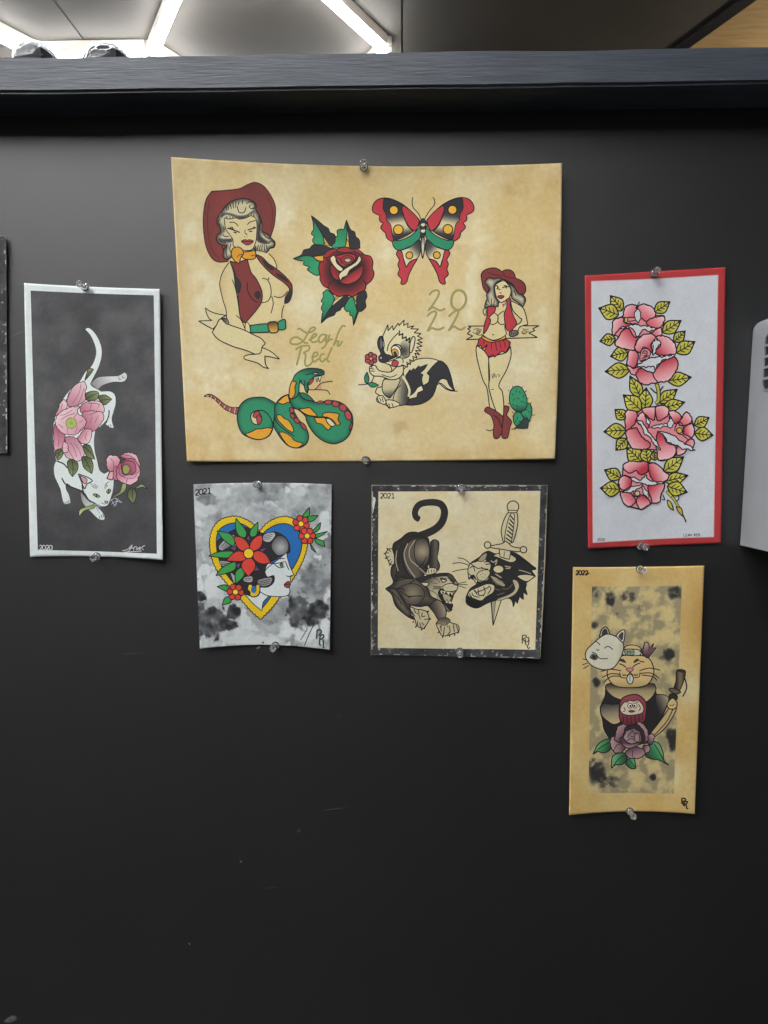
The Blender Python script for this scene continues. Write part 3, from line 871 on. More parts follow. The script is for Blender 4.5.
p.fill('70,460! 50,500 55,540 75,550! 85,510', '#35916a', 0.7); p.fill('70,550! 110,540 160,562! 110,578', '#35916a', 0.7)
big.print_('skunk_drawing', p, 'black and cream skunk smelling a small flower')

# ---- standing cowgirl leaning on a plank
p = Pen().at(462, 262, 9.6)
p.fill('60,615! 740,612! 680,640! 700,660! 640,680! 725,725! 40,745! 105,710! 50,690! 80,660! 55,640! 85,630!', '#d6ca98', 0.9, smooth=False)
p.lines('110,650 150,640 190,655;100,670 140,690 185,660;130,690 170,705 190,690;580,640 620,650 640,640;570,680 600,690 640,660', 0.6, '#55503f')
p.circle(155, 672, 14, '#b39a62', 0.5, ry=20); p.circle(598, 672, 24, '#cfa868', 0.4, ry=14)
SK2 = '#e0d2a0'
p.fill('140,800! 135,845 150,950 200,1130 240,1215 265,1400! 340,1440! 300,1330 265,1230 255,1000 255,920 210,850', SK2, 0.85)
p.fill('255,920! 310,900 420,870 465,810! 470,900 430,1030 365,1150 355,1200 385,1240 400,1350 400,1450! 385,1490 330,1440 260,1220 265,1100', SK2, 0.85)
p.lines('280,1225 305,1222;285,1075 300,1120;300,1065 320,1110;290,1115 318,1070;325,1080 330,1110;340,1078 362,1088 350,1105', 0.55)
p.fill('350,390! 330,430 250,520 220,680 200,700 300,750 420,700 410,620 440,500 470,400 430,370', SK2, 0.7)
p.fill('205,460 230,445 228,512 207,495', SK2, 0.8)
p.fill('465,370! 530,400 585,440 610,500 632,600! 590,610 550,630 530,690! 470,680 490,620 550,590 575,550 560,540 500,480 480,440', SK2, 0.85)
p.fill('455,680 480,660 530,660 540,690 500,714 460,712', '#8a8476', 0.8)
p.lines('475,670 470,710;492,668 490,712;510,668 510,710;526,668 528,700', 0.7)
p.fill('190,180! 185,120 215,80 270,60 320,58 360,75 380,95! 420,75 470,80 500,110 515,155! 570,180 605,220 610,280 590,310! 540,300 480,210 380,165 300,190 240,300! 205,250', '#863c3c', 0.9)
p.lines('245,95 300,120 380,130 460,150 515,155;380,95 400,110 410,130', 0.6, '#4d2226')
for s in ('225,180 260,150 310,160 350,150 390,165 330,200 310,250 320,330 350,390 330,430 280,425 220,440 225,390 240,350 235,310 265,260 220,200',
          '400,165 450,200 500,240 540,300 590,320 612,360 600,400 580,430 540,390 480,350 470,280 450,220'):
    p.fill(s, ('edge', '#403f42', '#cbc4a2', 30), 0.8)
p.lines('250,360 265,400;280,350 285,420;310,370 305,425;575,330 600,345 595,380;500,270 520,330;225,400 245,410', 0.7)
p.fill('315,240 330,210 400,180 445,220 470,270 455,340 400,380 370,388 335,350 318,290', SK2, 0.8)
p.lines('300,240 330,225 352,250;330,255 370,265;385,250 410,240 452,238;400,225 432,230;340,235 345,252;420,238 428,255;360,295 378,298', 0.85)
p.fill('340,330 370,320 405,328 385,350 360,350', '#963d46', 0.6)
p.fill('385,405! 405,400 398,440!', '#b04a52', 0)
p.lines('340,390 350,420 340,440;415,380 412,420', 0.7)
p.fill('245,430! 315,430 312,480 260,530 275,560 240,650 205,690! 215,600 240,520', RD, 0.85)
p.fill('425,360! 465,350 465,420 490,510 525,590 490,640 470,670! 430,650 415,600 405,500 430,430', RD, 0.85)
p.lines('265,590 300,600 338,575 345,520 312,488;345,520 348,580 385,602 415,590;345,515 375,485 405,470;292,690 300,702 308,692', 0.75)
p.fill('165,735! 195,720 300,770 420,740 465,770! 450,820! 420,870! 385,855! 365,870! 310,915! 300,890! 260,915! 215,855! 245,790! 195,840! 185,800! 145,810!', RD, 0.85, smooth=False)
p.lines('285,770 280,840;320,770 335,850;360,760 375,830;395,745 420,820;215,745 205,790', 0.6)
p.fill('190,705! 240,730 300,755 360,740 415,705! 415,735 300,770 250,765 195,735', '#e0a93c', 0.8)
p.fill('215,1430 235,1395 270,1400 340,1440 400,1490! 390,1550 390,1620 350,1690 310,1690 300,1640 305,1560 280,1480 240,1450', '#86403e', 0.8)
p.fill('405,1385 450,1390 445,1430 430,1470 475,1530 460,1590 440,1680 410,1695 385,1680 385,1600 395,1510! 400,1450', '#86403e', 0.8)
p.lines('300,1470 350,1510 385,1600;230,1610 270,1620 300,1605;475,1605 520,1600;620,1590 635,1598', 0.8)
CG = '#3b9a6e'
p.fill('600,1380 640,1355 670,1400 665,1470 630,1550 570,1570 570,1440', ('lin', '650,1380 580,1560', [(0, CG), (0.5, CG), (1, '#2f4a44')]), 0.8)
p.fill('500,1460 550,1440 590,1500 590,1570 530,1580 495,1530', ('lin', '510,1470 590,1570', [(0, CG), (0.5, CG), (1, '#2f4a44')]), 0.8)
p.fill('455,1290 470,1230 510,1195 560,1200 600,1250 620,1310 625,1370 600,1420 540,1440 490,1410 460,1360', ('lin', '530,1200 550,1440', [(0, CG), (0.7, CG), (1, '#2c4640')]), 0.8)
p.fill('520,1585 560,1545 600,1500 630,1500 625,1592 505,1592', '#3a4744', 0.6)
rs = random.Random(3)
for (x, y) in ((485, 1270), (520, 1240), (555, 1250), (590, 1290), (500, 1320), (540, 1310), (575, 1340), (605, 1350), (490, 1370), (530, 1380), (620, 1420), (645, 1440), (600, 1480), (530, 1500), (515, 1530), (555, 1530)):
    a = rs.uniform(0, 3.1)
    p.line('%g,%g %g,%g' % (x - 12 * math.cos(a), y - 12 * math.sin(a), x + 12 * math.cos(a), y + 12 * math.sin(a)), 0.6)
for (x, y, dx, dy) in ((455, 1240, -14, -8), (490, 1205, -6, -18), (575, 1210, 4, -16), (608, 1250, 10, -18), (625, 1315, 14, -8), (455, 1360, -18, 0), (655, 1365, 14, -22), (665, 1470, 40, -2), (650, 1520, 12, 10), (495, 1450, -16, -12), (490, 1480, -10, 0)):
    p.line('%g,%g %g,%g' % (x, y, x + dx, y + dy), 0.6)
big.print_('standing_cowgirl_drawing', p, 'standing cowgirl in red leaning on a plank beside a cactus')
# ================================================================== white cat sheet
def flat_off(tl=0.0, tr=0.0, bl=0.0, br=0.0, belly=0.002):
    def f(u, v):
        return (tl * np.clip(1 - 1.6 * u, 0, 1) ** 1.5 * np.clip(1 - 1.8 * v, 0, 1) ** 1.5 + tr * np.clip(1.6 * u - 0.6, 0, 1) ** 1.5 * np.clip(1 - 1.8 * v, 0, 1) ** 1.5
                + bl * np.clip(1 - 1.6 * u, 0, 1) ** 1.5 * np.clip(1.8 * v - 0.8, 0, 1) ** 1.5 + br * np.clip(1.6 * u - 0.6, 0, 1) ** 1.5 * np.clip(1.8 * v - 0.8, 0, 1) ** 1.5
                + belly * np.sin(np.pi * v))
    return f

def white_paper(c):
    return lambda P: lin(c) * (1 + 0.04 * fbm(P, 9, 2.0))[:, None]

cat = Sheet('charcoal sheet with a white border showing a white cat and pink peonies',
            [(24, 283), (85, 286.5), (160, 289)], [(30, 557), (95, 556.5), (163, 560)], flat_off(0.004, 0.006, 0.003, 0.008), white_paper('#d6dedd'), 2.0)
def charcoal(P):
    n = fbm(P, 22, 7.7); n2 = fbm(P, 3, 1.1, 3)
    c = mixc('#47484a', '#5a5a5b', 0.5 + 0.9 * n)
    c = mixc(c, '#343537', np.clip((P[:, 1] - 430) / 140, 0, 1) * 0.7)
    c = mixc(c, '#403f41', blob(P, 85, 345, 14, 40) * 0.7)
    return c * (1 + 0.10 * n2)[:, None]
p = Pen().at(0, 260, 3.2)
p.fill('98,98! 300,107 492,113! 497,500 502,940! 300,932 121,928! 106,400', ('fn', charcoal), 0, smooth=True, grid=1.5)
cat.print_('charcoal_ground', p, 'charcoal black painted ground')

WC = '#dbe4e1'
A, B = (40, 320, 7.68), (40, 420, 6.4)
def multi(*segs):
    out = []
    q = Pen()
    for c, s in segs:
        q.c = c; out += q.parse(s)
    return out
p = Pen().at(*A)
p.fill('390,490! 440,445 500,435 600,430 650,405 668,435 640,472 560,475 480,500 445,532!', ('lin', '400,500 560,450', [(0, '#8f8c8d'), (1, '#d2d6d4')]), 0)
p.lines('605,432 608,458 625,455;630,425 635,445 650,440', 0.6, '#7a5a60')
p.at(*B)
p.fill('260,465! 275,530 330,590 375,632 410,637 408,605 370,560 330,530', ('lin', '265,480 400,630', [(0, '#9b9b9b'), (0.7, WC), (1, WC)]), 0)
p.fill(multi((A, '348,70! 375,62 415,95 450,150 472,220 470,290 445,370 410,440 385,490! 400,510 470,550! 540,550 575,580 580,640 565,700 550,760 565,828! 540,825 505,800! 530,740 510,770 470,810 430,845'),
             (B, '355,60 345,130 350,200 365,260 380,320 410,345! 440,330 468,315! 470,420 455,490 430,545 380,550 330,530 290,470 270,455! 210,430 170,405 165,440 185,480 195,530! 160,537 145,510 130,440 95,360 90,300 105,260! 100,240 85,150 85,60 90,10'),
             (A, '105,800 130,700 170,620 230,540 300,480 350,400 400,350 430,270 425,200 390,120')), WC, 0)
KL = '#2e2e31'
p.lines('105,262 150,280 176,308;138,370 165,412 210,432 272,456;280,400 275,460 310,512 350,532', 1.1, KL)
p.at(*A)
p.lines('530,690 528,735 505,795', 1.0, KL)
pk = lambda a, b: ('lin', a, [(0, b[0]), (1, b[1])])
PL = ('#e8cbd0', '#c0788a')
p.ruff = 1.1
p.fill('335,470 357,510 345,570 357,600 320,640 260,665 205,655 215,580 260,510', pk('330,480 230,660', ('#e4c3ca', '#c07f90')), 0.6)
p.fill('120,730 140,680 180,610 212,650 200,690 150,720', pk('200,640 120,740', PL), 0.6)
p.fill('305,690 320,650 370,625 450,625 492,660 485,710 430,700 350,720', pk('460,640 340,720', ('#e3bec6', '#bb7184')), 0.6)
p.fill('330,715 430,700 482,720 482,770 430,845 380,848 335,820', pk('480,730 340,800', ('#e0b8c1', '#b36a7f')), 0.6)
p.at(*B)
p.fill('85,60 100,20 132,40 162,100 140,182 95,192 88,120', pk('90,180 140,40', ('#d9a1ae', '#a3536a')), 0.6)
p.fill('245,110 300,55 330,70 325,120 300,150 255,142', pk('320,120 260,80', PL), 0.6)
p.fill('165,105 230,115 270,170 287,215 265,255 220,267 175,240 145,200 160,150', pk('240,260 190,110', ('#e4c2ca', '#b97a8d')), 0.6)
p.fill('150,140 178,160 180,195 160,210 143,190', '#dfb6bf', 0.5)
p.at(*A)
p.fill('115,775 160,705 230,672 302,665 290,712 357,770 330,832 290,870 220,885 150,850', pk('130,700 300,850', ('#ead0d5', '#d09aa7')), 0.6)
p.ruff = 0
p.lines('160,770 200,740 270,715;290,712 260,750;140,800 180,830;300,850 330,830;370,640 420,640 460,650;380,730 440,705;220,560 205,640;235,545 215,600', 0.5, '#7a4654')
p.circle(240, 792, 42, ('rad', '240,792', 5, 42, '#8ba848', '#d4d88a'), 0.4, '#5c6a38')
for k in range(14):
    a = k * 2 * math.pi / 14
    p.circle(240 + 34 * math.cos(a), 792 + 36 * math.sin(a), 5, '#dfe08c', 0.3, '#56602f')
OL = lambda a: ('lin', a, [(0, '#4c5638'), (1, '#8a9468')])
for s, a, v in (('350,570 390,548 440,550 452,580 430,612 360,617', '350,600 440,560', '355,605 400,580 440,565'), ('445,590 500,575 552,608! 500,652 470,630', '450,620 540,600', '455,620 500,612 545,608'),
                ('412,378! 375,372 355,420 343,467! 385,420', '350,460 400,380', '348,460 375,410 405,380')):
    p.fill(s, OL(a), 0.6); p.line(v, 0.5)
p.at(*B)
for s, a, v in (('100,195 140,185 145,225 115,257 100,225', '100,200 130,250', '140,190 122,215 112,250'), ('175,268 205,250 240,275 240,320 208,364! 185,330', '205,255 210,360', '205,255 212,310 208,360'),
                ('270,235 320,240 340,290 332,344! 285,310 270,270', '290,240 330,340', '285,240 310,290 330,340'), ('275,165 320,165 352,252! 300,232', '280,170 345,245', '280,168 315,200 348,245')):
    p.fill(s, OL(a), 0.6); p.line(v, 0.5)
    q = [t.split(',') for t in v.split()]
    mx_, my_ = float(q[1][0]), float(q[1][1])
    p.lines('%g,%g %g,%g;%g,%g %g,%g' % (mx_, my_, mx_ - 18, my_ + 2, mx_ + 2, my_ + 12, mx_ + 16, my_ + 4), 0.4)
# head
p.fill('245,345! 300,365 335,390 300,410 285,440 265,395', WC, 0.9, KL)
p.fill('255,355! 300,378 292,408 272,395', '#cf9aa4', 0.6, KL)
p.fill('428,375! 455,315 472,322 464,380', '#d9b0b6', 0.9, KL)
p.fill('338,476 360,473 384,489 365,495', '#8fa566', 0.6); p.fill('426,457 443,441 454,452 437,472', '#8fa566', 0.6)
p.fill('358,475 364,474 366,496 360,495', INK, 0); p.fill('438,446 443,445 442,470 437,470', INK, 0)
p.fill('412,520 436,520 425,534', '#c98d94', 0.5)
p.lines('390,530 412,538 425,535 438,530;320,405 350,425 365,440;330,420 355,440;345,405 372,435;412,435 425,405 445,395;415,442 435,415;420,425 430,400', 0.5, '#6a6c6c')
p.line('268,390 275,450 300,500 345,532 385,550', 1.0, KL)
# peony in the mouth
p.fill('250,617! 255,575 300,555 358,538 342,565 285,580', ('lin', '255,610 350,545', [(0, '#c8cf98'), (1, '#7f9150')]), 0.5)
p.fill('528,410 552,408 545,450 510,480 470,497 470,485 510,460', ('lin', '540,410 480,490', [(0, '#a9b27c'), (1, '#6f7d4c')]), 0.5)
p.fill('565,450 590,435 617,470 602,537! 565,500', OL('570,440 600,530'), 0.6); p.line('590,440 592,490 600,530', 0.5)
p.fill('610,440 650,410 690,442! 655,430', '#8f9a72', 0.6)
p.ruff = 1.0
p.fill('425,272 445,228 500,235 512,270 490,322 440,325', pk('450,235 490,320', ('#e2bbc3', '#b86c80')), 0.6)
p.fill('470,320 490,300 500,380 472,375', '#c07487', 0.5)
p.fill('515,235 550,208 600,215 632,250 637,300 580,255', pk('600,220 560,260', ('#e2bbc3', '#b86c80')), 0.6)
p.fill('490,320 520,270 550,250 600,250 637,300 642,340 612,400 560,413 500,382', pk('600,390 540,280', ('#dfb4bd', '#b2647a')), 0.6)
p.fill('520,285 560,258 602,278 612,330 560,352 530,342', pk('600,290 540,330', ('#b2647a', '#8a4258')), 0.6)
p.ruff = 0
p.fill('530,300 555,285 577,310 562,342 535,340', '#93a356', 0.5)
p.lines('500,330 520,360 560,350 600,350 640,325;548,412 560,370', 0.5, '#6f3b4b')
p.lines('450,520 480,500 520,525;455,540 490,520 525,530;470,555 490,530 500,505;455,505 475,545;490,500 485,550;345,540 375,545 385,560;355,550 380,600;372,545 372,590', 0.55, '#aeb2bb')
p.lines('160,525 162,536;172,520 174,534;183,515 186,530;380,612 384,632;392,608 398,630;400,600 410,622;440,30 438,45;452,28 455,45', 0.6, '#55585a')
p.lines('505,300 515,345 548,372;560,372 595,372 625,350;450,245 470,270 468,300;545,225 580,232 615,255', 0.5, '#7a4654')
p.lines('190,140 215,175 235,235;170,170 195,215 215,250;110,60 120,110 118,170;300,80 290,110 300,135;220,150 250,190 262,230', 0.45, '#8a5565')
p.at(*A); p.lines('315,490 300,560 250,640;340,520 318,590 290,650;460,650 440,680;400,640 380,690;450,730 420,790;400,740 380,800;170,640 160,700;150,730 190,725 250,690;210,830 215,870;290,820 270,865;330,770 300,790', 0.45, '#8a5565')
cat.print_('white_cat_drawing', p, 'white cat stretching downwards with pink peonies')
p = Pen()
cat.text('2020', 39.3, 545.2, 4.6, 0.7, '#c9cccd', 0.72, pen=p)
cat.print_('year', p); p = Pen().at(*B)
p.lines('525,838 560,828 590,800 572,835 560,842;572,820 600,818;598,835 605,812 622,815 615,832;622,832 640,812 636,830 655,812 672,802;540,846 600,842 650,838;655,825 662,830', 0.6, '#c9cccd')
cat.print_('signature', p, 'white handwritten signature')

# ================================================================== heart sheet on ink wash
def sstep(a, b, x):
    t = np.clip((x - a) / (b - a), 0, 1)
    return t * t * (3 - 2 * t)
def wash_color(P):
    n1 = fbm(P, 30, 3.3); n2 = fbm(P, 7, 8.8); n3 = fbm(P, 3, 5.5, 3); n4 = fbm(P, 22, 13.7, 3); n5 = fbm(P, 16, 27.1, 3)
    t = 0.20 + 0.22 * n1 + 0.06 * n2
    t += 0.10 * sstep(0.02, 0.05, n4 + 0.15 * n2) + 0.09 * sstep(0.10, 0.13, n1 + 0.2 * n2) + 0.06 * sstep(-0.02, 0.0, n5)
    t += 0.07 * np.exp(-((n4 + 0.15 * n2 - 0.03) / 0.03) ** 2)      # dried rims of the washes
    t *= 1 - 0.95 * sstep(0.22, 0.27, n5 + 0.12 * n2)
    dk = np.zeros(len(P))
    for (x, y, rx, ry, s) in ((207.5, 499, 8, 6, .62), (198, 486, 11, 6, .5), (252, 494, 20, 9, .42), (235, 508, 12, 10, .38), (200.5, 596, 4.5, 4.5, 1), (233, 612, 6.5, 7, 1), (229, 625, 8, 5, 1), (212, 622, 15, 14, .92),
                            (200.5, 613, 5, 9, .8), (318, 610, 10, 9, 1.0), (311, 618, 8, 7, 1.0), (299, 612, 10, 15, .85), (315, 583, 12, 16, .66), (292, 503, 16, 8, .38), (317, 497, 9, 13, .45), (262, 517, 20, 12, .36), (270, 625, 12, 8, .36), (210, 540, 8, 20, .35)):
        dk = np.maximum(dk, s * sstep(0.30, 0.52, blob(P, x, y, rx * 1.25, ry * 1.25) + 0.22 * n2 + 0.1 * n3))
    light = np.zeros(len(P))
    for (x, y, rx, ry) in ((302, 499, 9, 5), (324, 522, 6, 13), (325, 622, 5, 20), (285, 630, 9, 10), (206, 530, 5, 10), (250, 640, 30, 5), (305, 637, 12, 6), (212, 585, 8, 14), (313, 630, 6, 8)):
        light = np.maximum(light, sstep(0.35, 0.5, blob(P, x, y, rx, ry) + 0.25 * n2))
    t = np.where(light > 0, t * (1 - 0.9 * light), t)
    t = np.maximum(t, dk * (0.86 + 0.3 * n2))
    c = stops(np.clip(t, 0, 1), [(0, '#ced5d5'), (0.2, '#b9bfc0'), (0.45, '#94999b'), (0.7, '#5e6163'), (1, '#242527')])
    return c * (1 + 0.06 * n3)[:, None]
heart = Sheet('grey ink-washed sheet with a woman in profile inside a yellow heart',
              [(193.3, 484.4), (257.5, 482.8), (332, 484.4)], [(199.9, 648.8), (264, 645.0), (329.8, 649.9)], flat_off(0.002, 0.002, 0.008, 0.008, 0.003), wash_color, 1.0)
p = Pen().at(195, 500, 5.486)
YH = '#dcbc1c'
def scallop(s, amp, n_b):
    C = curve(Pen().at(*p.c).parse(s), True, True, 0.5)
    T = np.gradient(C, axis=0); T /= np.hypot(T[:, 0], T[:, 1])[:, None]
    N = np.stack([T[:, 1], -T[:, 0]], 1)
    a = np.cumsum(np.hypot(*np.diff(np.vstack([C[:1], C]), axis=0).T)); a = a / a[-1]
    C = C + N * (amp * np.abs(np.sin(np.pi * n_b * a)))[:, None]
    return [(x, y, True) for x, y in C]
p.fill(scallop('355,178! 330,145 290,115 240,95 200,93 152,105 114,135 90,182 83,240 90,300 110,360 145,418 194,476 263,555 312,610 360,652! 416,595 461,536 506,476 556,398 595,318 614,250 610,192 586,144 548,110 500,93 452,100 402,124 372,154', -0.9, 84), YH, 0.8, smooth=False)
p.fill('350,207! 310,164 260,132 210,126 160,142 129,172 117,220 124,300 153,368 203,438 263,507 312,557 360,602! 398,557 447,487 497,427 541,368 576,298 586,240 576,183 543,149 500,130 450,135 400,160', '#2669ad', 0.8)
p.fill('120,240 140,210 200,170 260,150 330,165 380,185 440,175 490,200 515,235 522,280 510,292 460,312 425,335 395,350 385,390 395,420 430,415 425,450 390,477 350,477 310,470 300,520 260,500 190,430 140,350', '#2b2a2c', 0.8)
for s, c in (('420,245 450,200 490,203 512,240 505,285 460,305 430,280', ('rad', '470,260', 10, 60, '#a5a6a6', '#55555a')), ('380,190 430,177 440,197 410,230 375,222', '#b2b4b4'), ('130,255 175,205 215,192 205,240 150,277', '#98999a'),
             ('135,335 190,340 185,362 150,362', '#98999a'), ('195,400 222,420 215,457', '#98999a'), ('270,425 312,418 312,450 270,447', '#a5a6a6'), ('345,440 420,425 410,465 360,472', '#8b8c8c'), ('230,215 225,250 200,260', '#8b8c8c')):
    p.fill(s, c, 0.5)
p.lines('378,200 425,188;376,208 420,200;376,216 415,212;140,262 195,205;150,270 205,215;160,272 208,228;140,345 188,348;142,353 186,356;272,432 310,428;272,440 310,438;345,450 415,435;350,458 412,447;355,466 408,458;520,250 512,290', 0.5, '#2b2a2c')
FW = '#d2dada'
p.fill('272,515! 312,527 350,505 402,525 375,560 367,608! 320,570', FW, 0.7)
p.fill('398,352 430,345 470,315 502,288! 508,320 520,360 541,410! 522,425 525,450 510,468 520,490 512,520 470,530 400,525 355,500 352,480 400,477 432,450 432,415 398,422 384,390', FW, 0.7)
p.fill('488,465 512,445 524,460 516,480 500,480', '#a0443a', 0.6)
p.lines('420,350 465,345 492,338;435,352 465,372 492,365;428,328 470,322 492,320;500,415 515,420 532,412;490,462 522,462;495,335 515,385;384,390 398,372 425,350', 0.75)
p.circle(475, 356, 9, '#6c7f4a', 0.7)
p.line('306,462 298,495 308,517 328,522 345,507 346,462', 4.6, INK); p.line('306,466 299,495 310,515 328,519 343,505 345,466', 3.2, YH)
GL = '#3f9a4e'
for s in ('225,100! 280,170 275,205 240,195 222,150', '345,120! 345,160 335,195 305,200 305,165', '120,170! 190,185 217,220 210,252 160,222', '75,308! 130,285 207,283 182,317', '115,415! 150,370 217,340 222,377 180,400', '222,462! 222,400 250,372 272,385 265,422'):
    p.fill(s, GL, 0.8)
for s in ('280,210! 298,193! 303,228!', '355,270! 400,258! 362,295!', '188,258! 230,256! 218,282!', '222,352! 252,345! 238,380!', '328,350! 357,386! 325,390!'):
    p.fill(s, '#66497c', 0.6, smooth=False)
RH = '#cf4438'
for s in ('295,292! 240,268 215,215 222,200 270,213 302,262', '298,288! 303,240 330,205 365,195 370,230 350,268', '308,292! 350,278 390,300 417,345! 370,350 330,332', '295,300! 330,345 325,382 293,420! 263,385 256,350', '288,296! 270,332 220,337 173,333! 200,300 240,280'):
    p.fill(s, RH, 0.8)
p.circle(294, 293, 28, '#e8c928', 0.9)
for s in ('590,85! 628,40! 627,85 605,95', '620,88! 676,85! 650,112 620,118', '640,172! 690,122! 682,160 655,178', '660,188! 727,172! 692,197 665,208', '655,208! 705,225! 713,257! 668,238', '632,238! 666,290! 640,270!', '120,475! 165,465 187,485 175,502', '150,577! 162,540 190,530 197,560'):
    p.fill(s, GL, 0.8)
def small_flower(cx, cy, R_, rot=0.3):
    for k in range(6):
        a = rot + k * math.pi / 3
        p.circle(cx + 0.62 * R_ * math.cos(a), cy + 0.62 * R_ * math.sin(a), R_ * 0.38, RH, 0.8)
    p.circle(cx, cy, R_ * 0.5, RH, 0)
    for k in range(6):
        a = rot + (k + .5) * math.pi / 3
        p.line('%g,%g %g,%g' % (cx + 0.3 * R_ * math.cos(a), cy + 0.3 * R_ * math.sin(a), cx + 0.72 * R_ * math.cos(a), cy + 0.72 * R_ * math.sin(a)), 0.6)
    p.circle(cx, cy, R_ * 0.34, '#e8c928', 0.8)
small_flower(582, 131, 47); small_flower(615, 197, 47, 0.0); small_flower(222, 505, 47, 0.1)
heart.print_('heart_drawing', p, 'yellow scalloped heart with a woman in profile and red flowers')
p = Pen()
heart.text('2021', 195.4, 489.6, 5.6, 1.0, '#2b2b2d', 0.70, pen=p, dy=-0.6)
heart.print_('year', p); p = Pen().at(300, 620, 21.94)
p.lines('375,215 365,420;375,225 440,215 470,260 400,345;440,340 430,540 470,550;440,345 500,320 525,360 490,410 440,430;500,430 515,500 510,590 540,600', 1.5, '#2f3133')
heart.print_('monogram', p); p = Pen().at(300, 620, 21.94)
p.lines('305,100 200,310 95,570', 0.8, '#3a3b3d'); p.lines('165,185 80,330 5,450', 0.7, '#4a4b4d')
p.circle(95, 52, 12, '#3a3b3d', 0); heart.print_('ink_runs', p); p = Pen().at(245, 635, 15.36); p.circle(278, 115, 14, '#2b2b2d', 0)
heart.print_('pin_hole', p)

# ================================================================== panther sheet with distressed black border
def cream_color(P):
    n1 = fbm(P, 30, 6.1); n3 = fbm(P, 4, 2.5, 3)
    return mixc('#dbd2b0', '#d5c79c', 0.5 + 1.0 * n1) * (1 + 0.05 * n3)[:, None]
def distressed(P):
    n = fbm(P, 3.2, 12.0, 4); n2 = fbm(P, 14, 3.0)
    c = mixc('#2f3032', '#47484a', 0.5 + n2)
    return mixc(c, '#c4c4bd', np.clip((n + 0.25 * n2 - 0.52) * 4, 0, 0.75))
def border(sheet, outer, inner, name='black_border'):
    q = Pen()
    for i in range(4):
        a, b = outer[i], outer[(i + 1) % 4]; c, d = inner[(i + 1) % 4], inner[i]
        q.fill([(*a, True), (*b, True), (*c, True), (*d, True)], ('fn', distressed), 0, smooth=False, grid=0.8)
    for i in range(4):        # worn white paper showing along the outer edge
        a, b = np.array(outer[i]), np.array(outer[(i + 1) % 4])
        nrm = np.array([-(b - a)[1], (b - a)[0]]) / np.hypot(*(b - a))
        L_ = np.hypot(*(b - a)); t = 0.0; rr = random.Random(i + 11)
        while t < L_ - 6:
            l_ = rr.uniform(1.5, 8)
            if rr.random() < 0.5:
                s = a + (b - a) * t / L_ + nrm * 0.7; e = a + (b - a) * min(1, (t + l_) / L_) + nrm * 0.7
                q.line([(*s, True), (*e, True)], rr.uniform(0.4, 0.9), rr.choice(['#b9bab6', '#8d8e8c', '#d0d0ca']), smooth=False)
            t += l_ + rr.uniform(0.5, 4)
    return sheet.print_(name, q, 'worn black painted border')
PO = [(371.9, 485.3), (547.3, 485.3), (540.0, 658.6), (371.1, 654.6)]
panther = Sheet('cream sheet with worn black border showing a panther and a dagger-pierced head',
                [(371.7, 485.1), (547.5, 485.1)], [(370.9, 654.9), (455, 655.4), (540.2, 659)], flat_off(0.002, 0.004, 0.002, 0.012, 0.002), cream_color, 2.0, left=[(371.7, 485.1), (370.9, 654.9)], right=[(547.5, 485.1), (545, 570), (540.2, 659)])
PI_ = [(378.4, 491.6), (540.4, 490.9), (535.2, 649.7), (377.8, 647.9)]
border(panther, PO, PI_)
p = Pen().at(360, 475, 19.2)
p.fill('240,420! 285,430 300,475 280,580 240,760!', '#cfd0c8', 0)
panther.print_('torn_patch', p, 'pale torn patch on the black border')
p = Pen().at(380, 495, 6.825)
PD, PM, PLt = '#302e2d', '#5d564d', '#a2967c'
p.line('272,168 245,150 240,110 270,65 340,50 410,60 440,110 425,180 380,230 310,265 240,290', 6.0, PD, 8.2)
p.fill('345,320! 370,305 400,320 400,370 390,430 407,480 390,517 340,492 345,420', ('lin', '345,400 405,400', [(0, '#2d2b2a'), (0.6, '#6a6156'), (1, '#3a3734')]), 0.8)
p.fill('310,542! 330,500 382,500 382,530 330,545', '#cfc5a0', 0.8); p.lines('330,510 335,535;350,508 352,530;368,508 370,528', 0.6)
p.fill('92,380 62,368 38,400 48,430 70,472 97,467', '#cfc5a0', 0.8); p.lines('35,395 60,395;40,425 65,420;55,450 75,440;70,472 82,452;60,372 75,390', 0.7)
p.fill('85,370! 95,330 140,300 190,260 250,255 300,285 330,300 340,380 338,450 310,520 300,560 330,600 340,660 380,700 430,720 450,780 445,830 400,852 370,800 330,757 270,762 210,752! 200,800 240,852! 190,830 110,760 80,680 38,640! 90,600 75,540 80,490 100,470 100,420', ('edge', PD, PM, 45), 0.9)
p.fill('85,370! 95,330 140,300 190,260 250,255 300,290 240,300 185,340 160,420 190,520 230,570 140,570 95,600 110,500 100,420', ('edge', '#272524', '#3b3835', 35), 0)
p.fill('250,305 305,298 335,350 332,430 300,500 262,482 236,420 236,350', ('rad', '290,385', 10, 95, PLt, '#3a3633'), 0.7)
p.fill('120,640 200,605 275,622 305,685 260,745 190,742 150,690', ('rad', '225,670', 10, 95, '#8b8069', '#45403b'), 0.6)
p.fill('330,757! 390,715 442,750 447,832 402,852 367,802', ('lin', '350,800 450,770', [(0, PD), (0.45, '#6a6055'), (1, '#ab9f82')]), 0.8)
p.fill('60,640 110,640 150,700 190,770 215,800 190,830 120,765 85,690', ('edge', '#2a2827', '#6d6457', 22), 0.6)
p.lines('190,330 165,400 185,480 240,562', 0.9, '#a89e86'); p.lines('240,310 202,370 207,440 262,490 315,542;115,380 108,450 125,520', 0.8, '#a89e86')
p.lines('140,655 190,690 235,690;190,700 230,690 290,690;110,590 180,570 235,575;200,605 240,580;330,500 300,490', 0.8, '#1f1e1e')
p.fill('205,768 250,780 290,785 322,800 335,850 312,892 290,912 252,890 238,850', '#cabf99', 0.8)
p.fill('385,872 440,850 482,870 532,890 537,930 490,950 430,962 405,930', '#cabf99', 0.8)
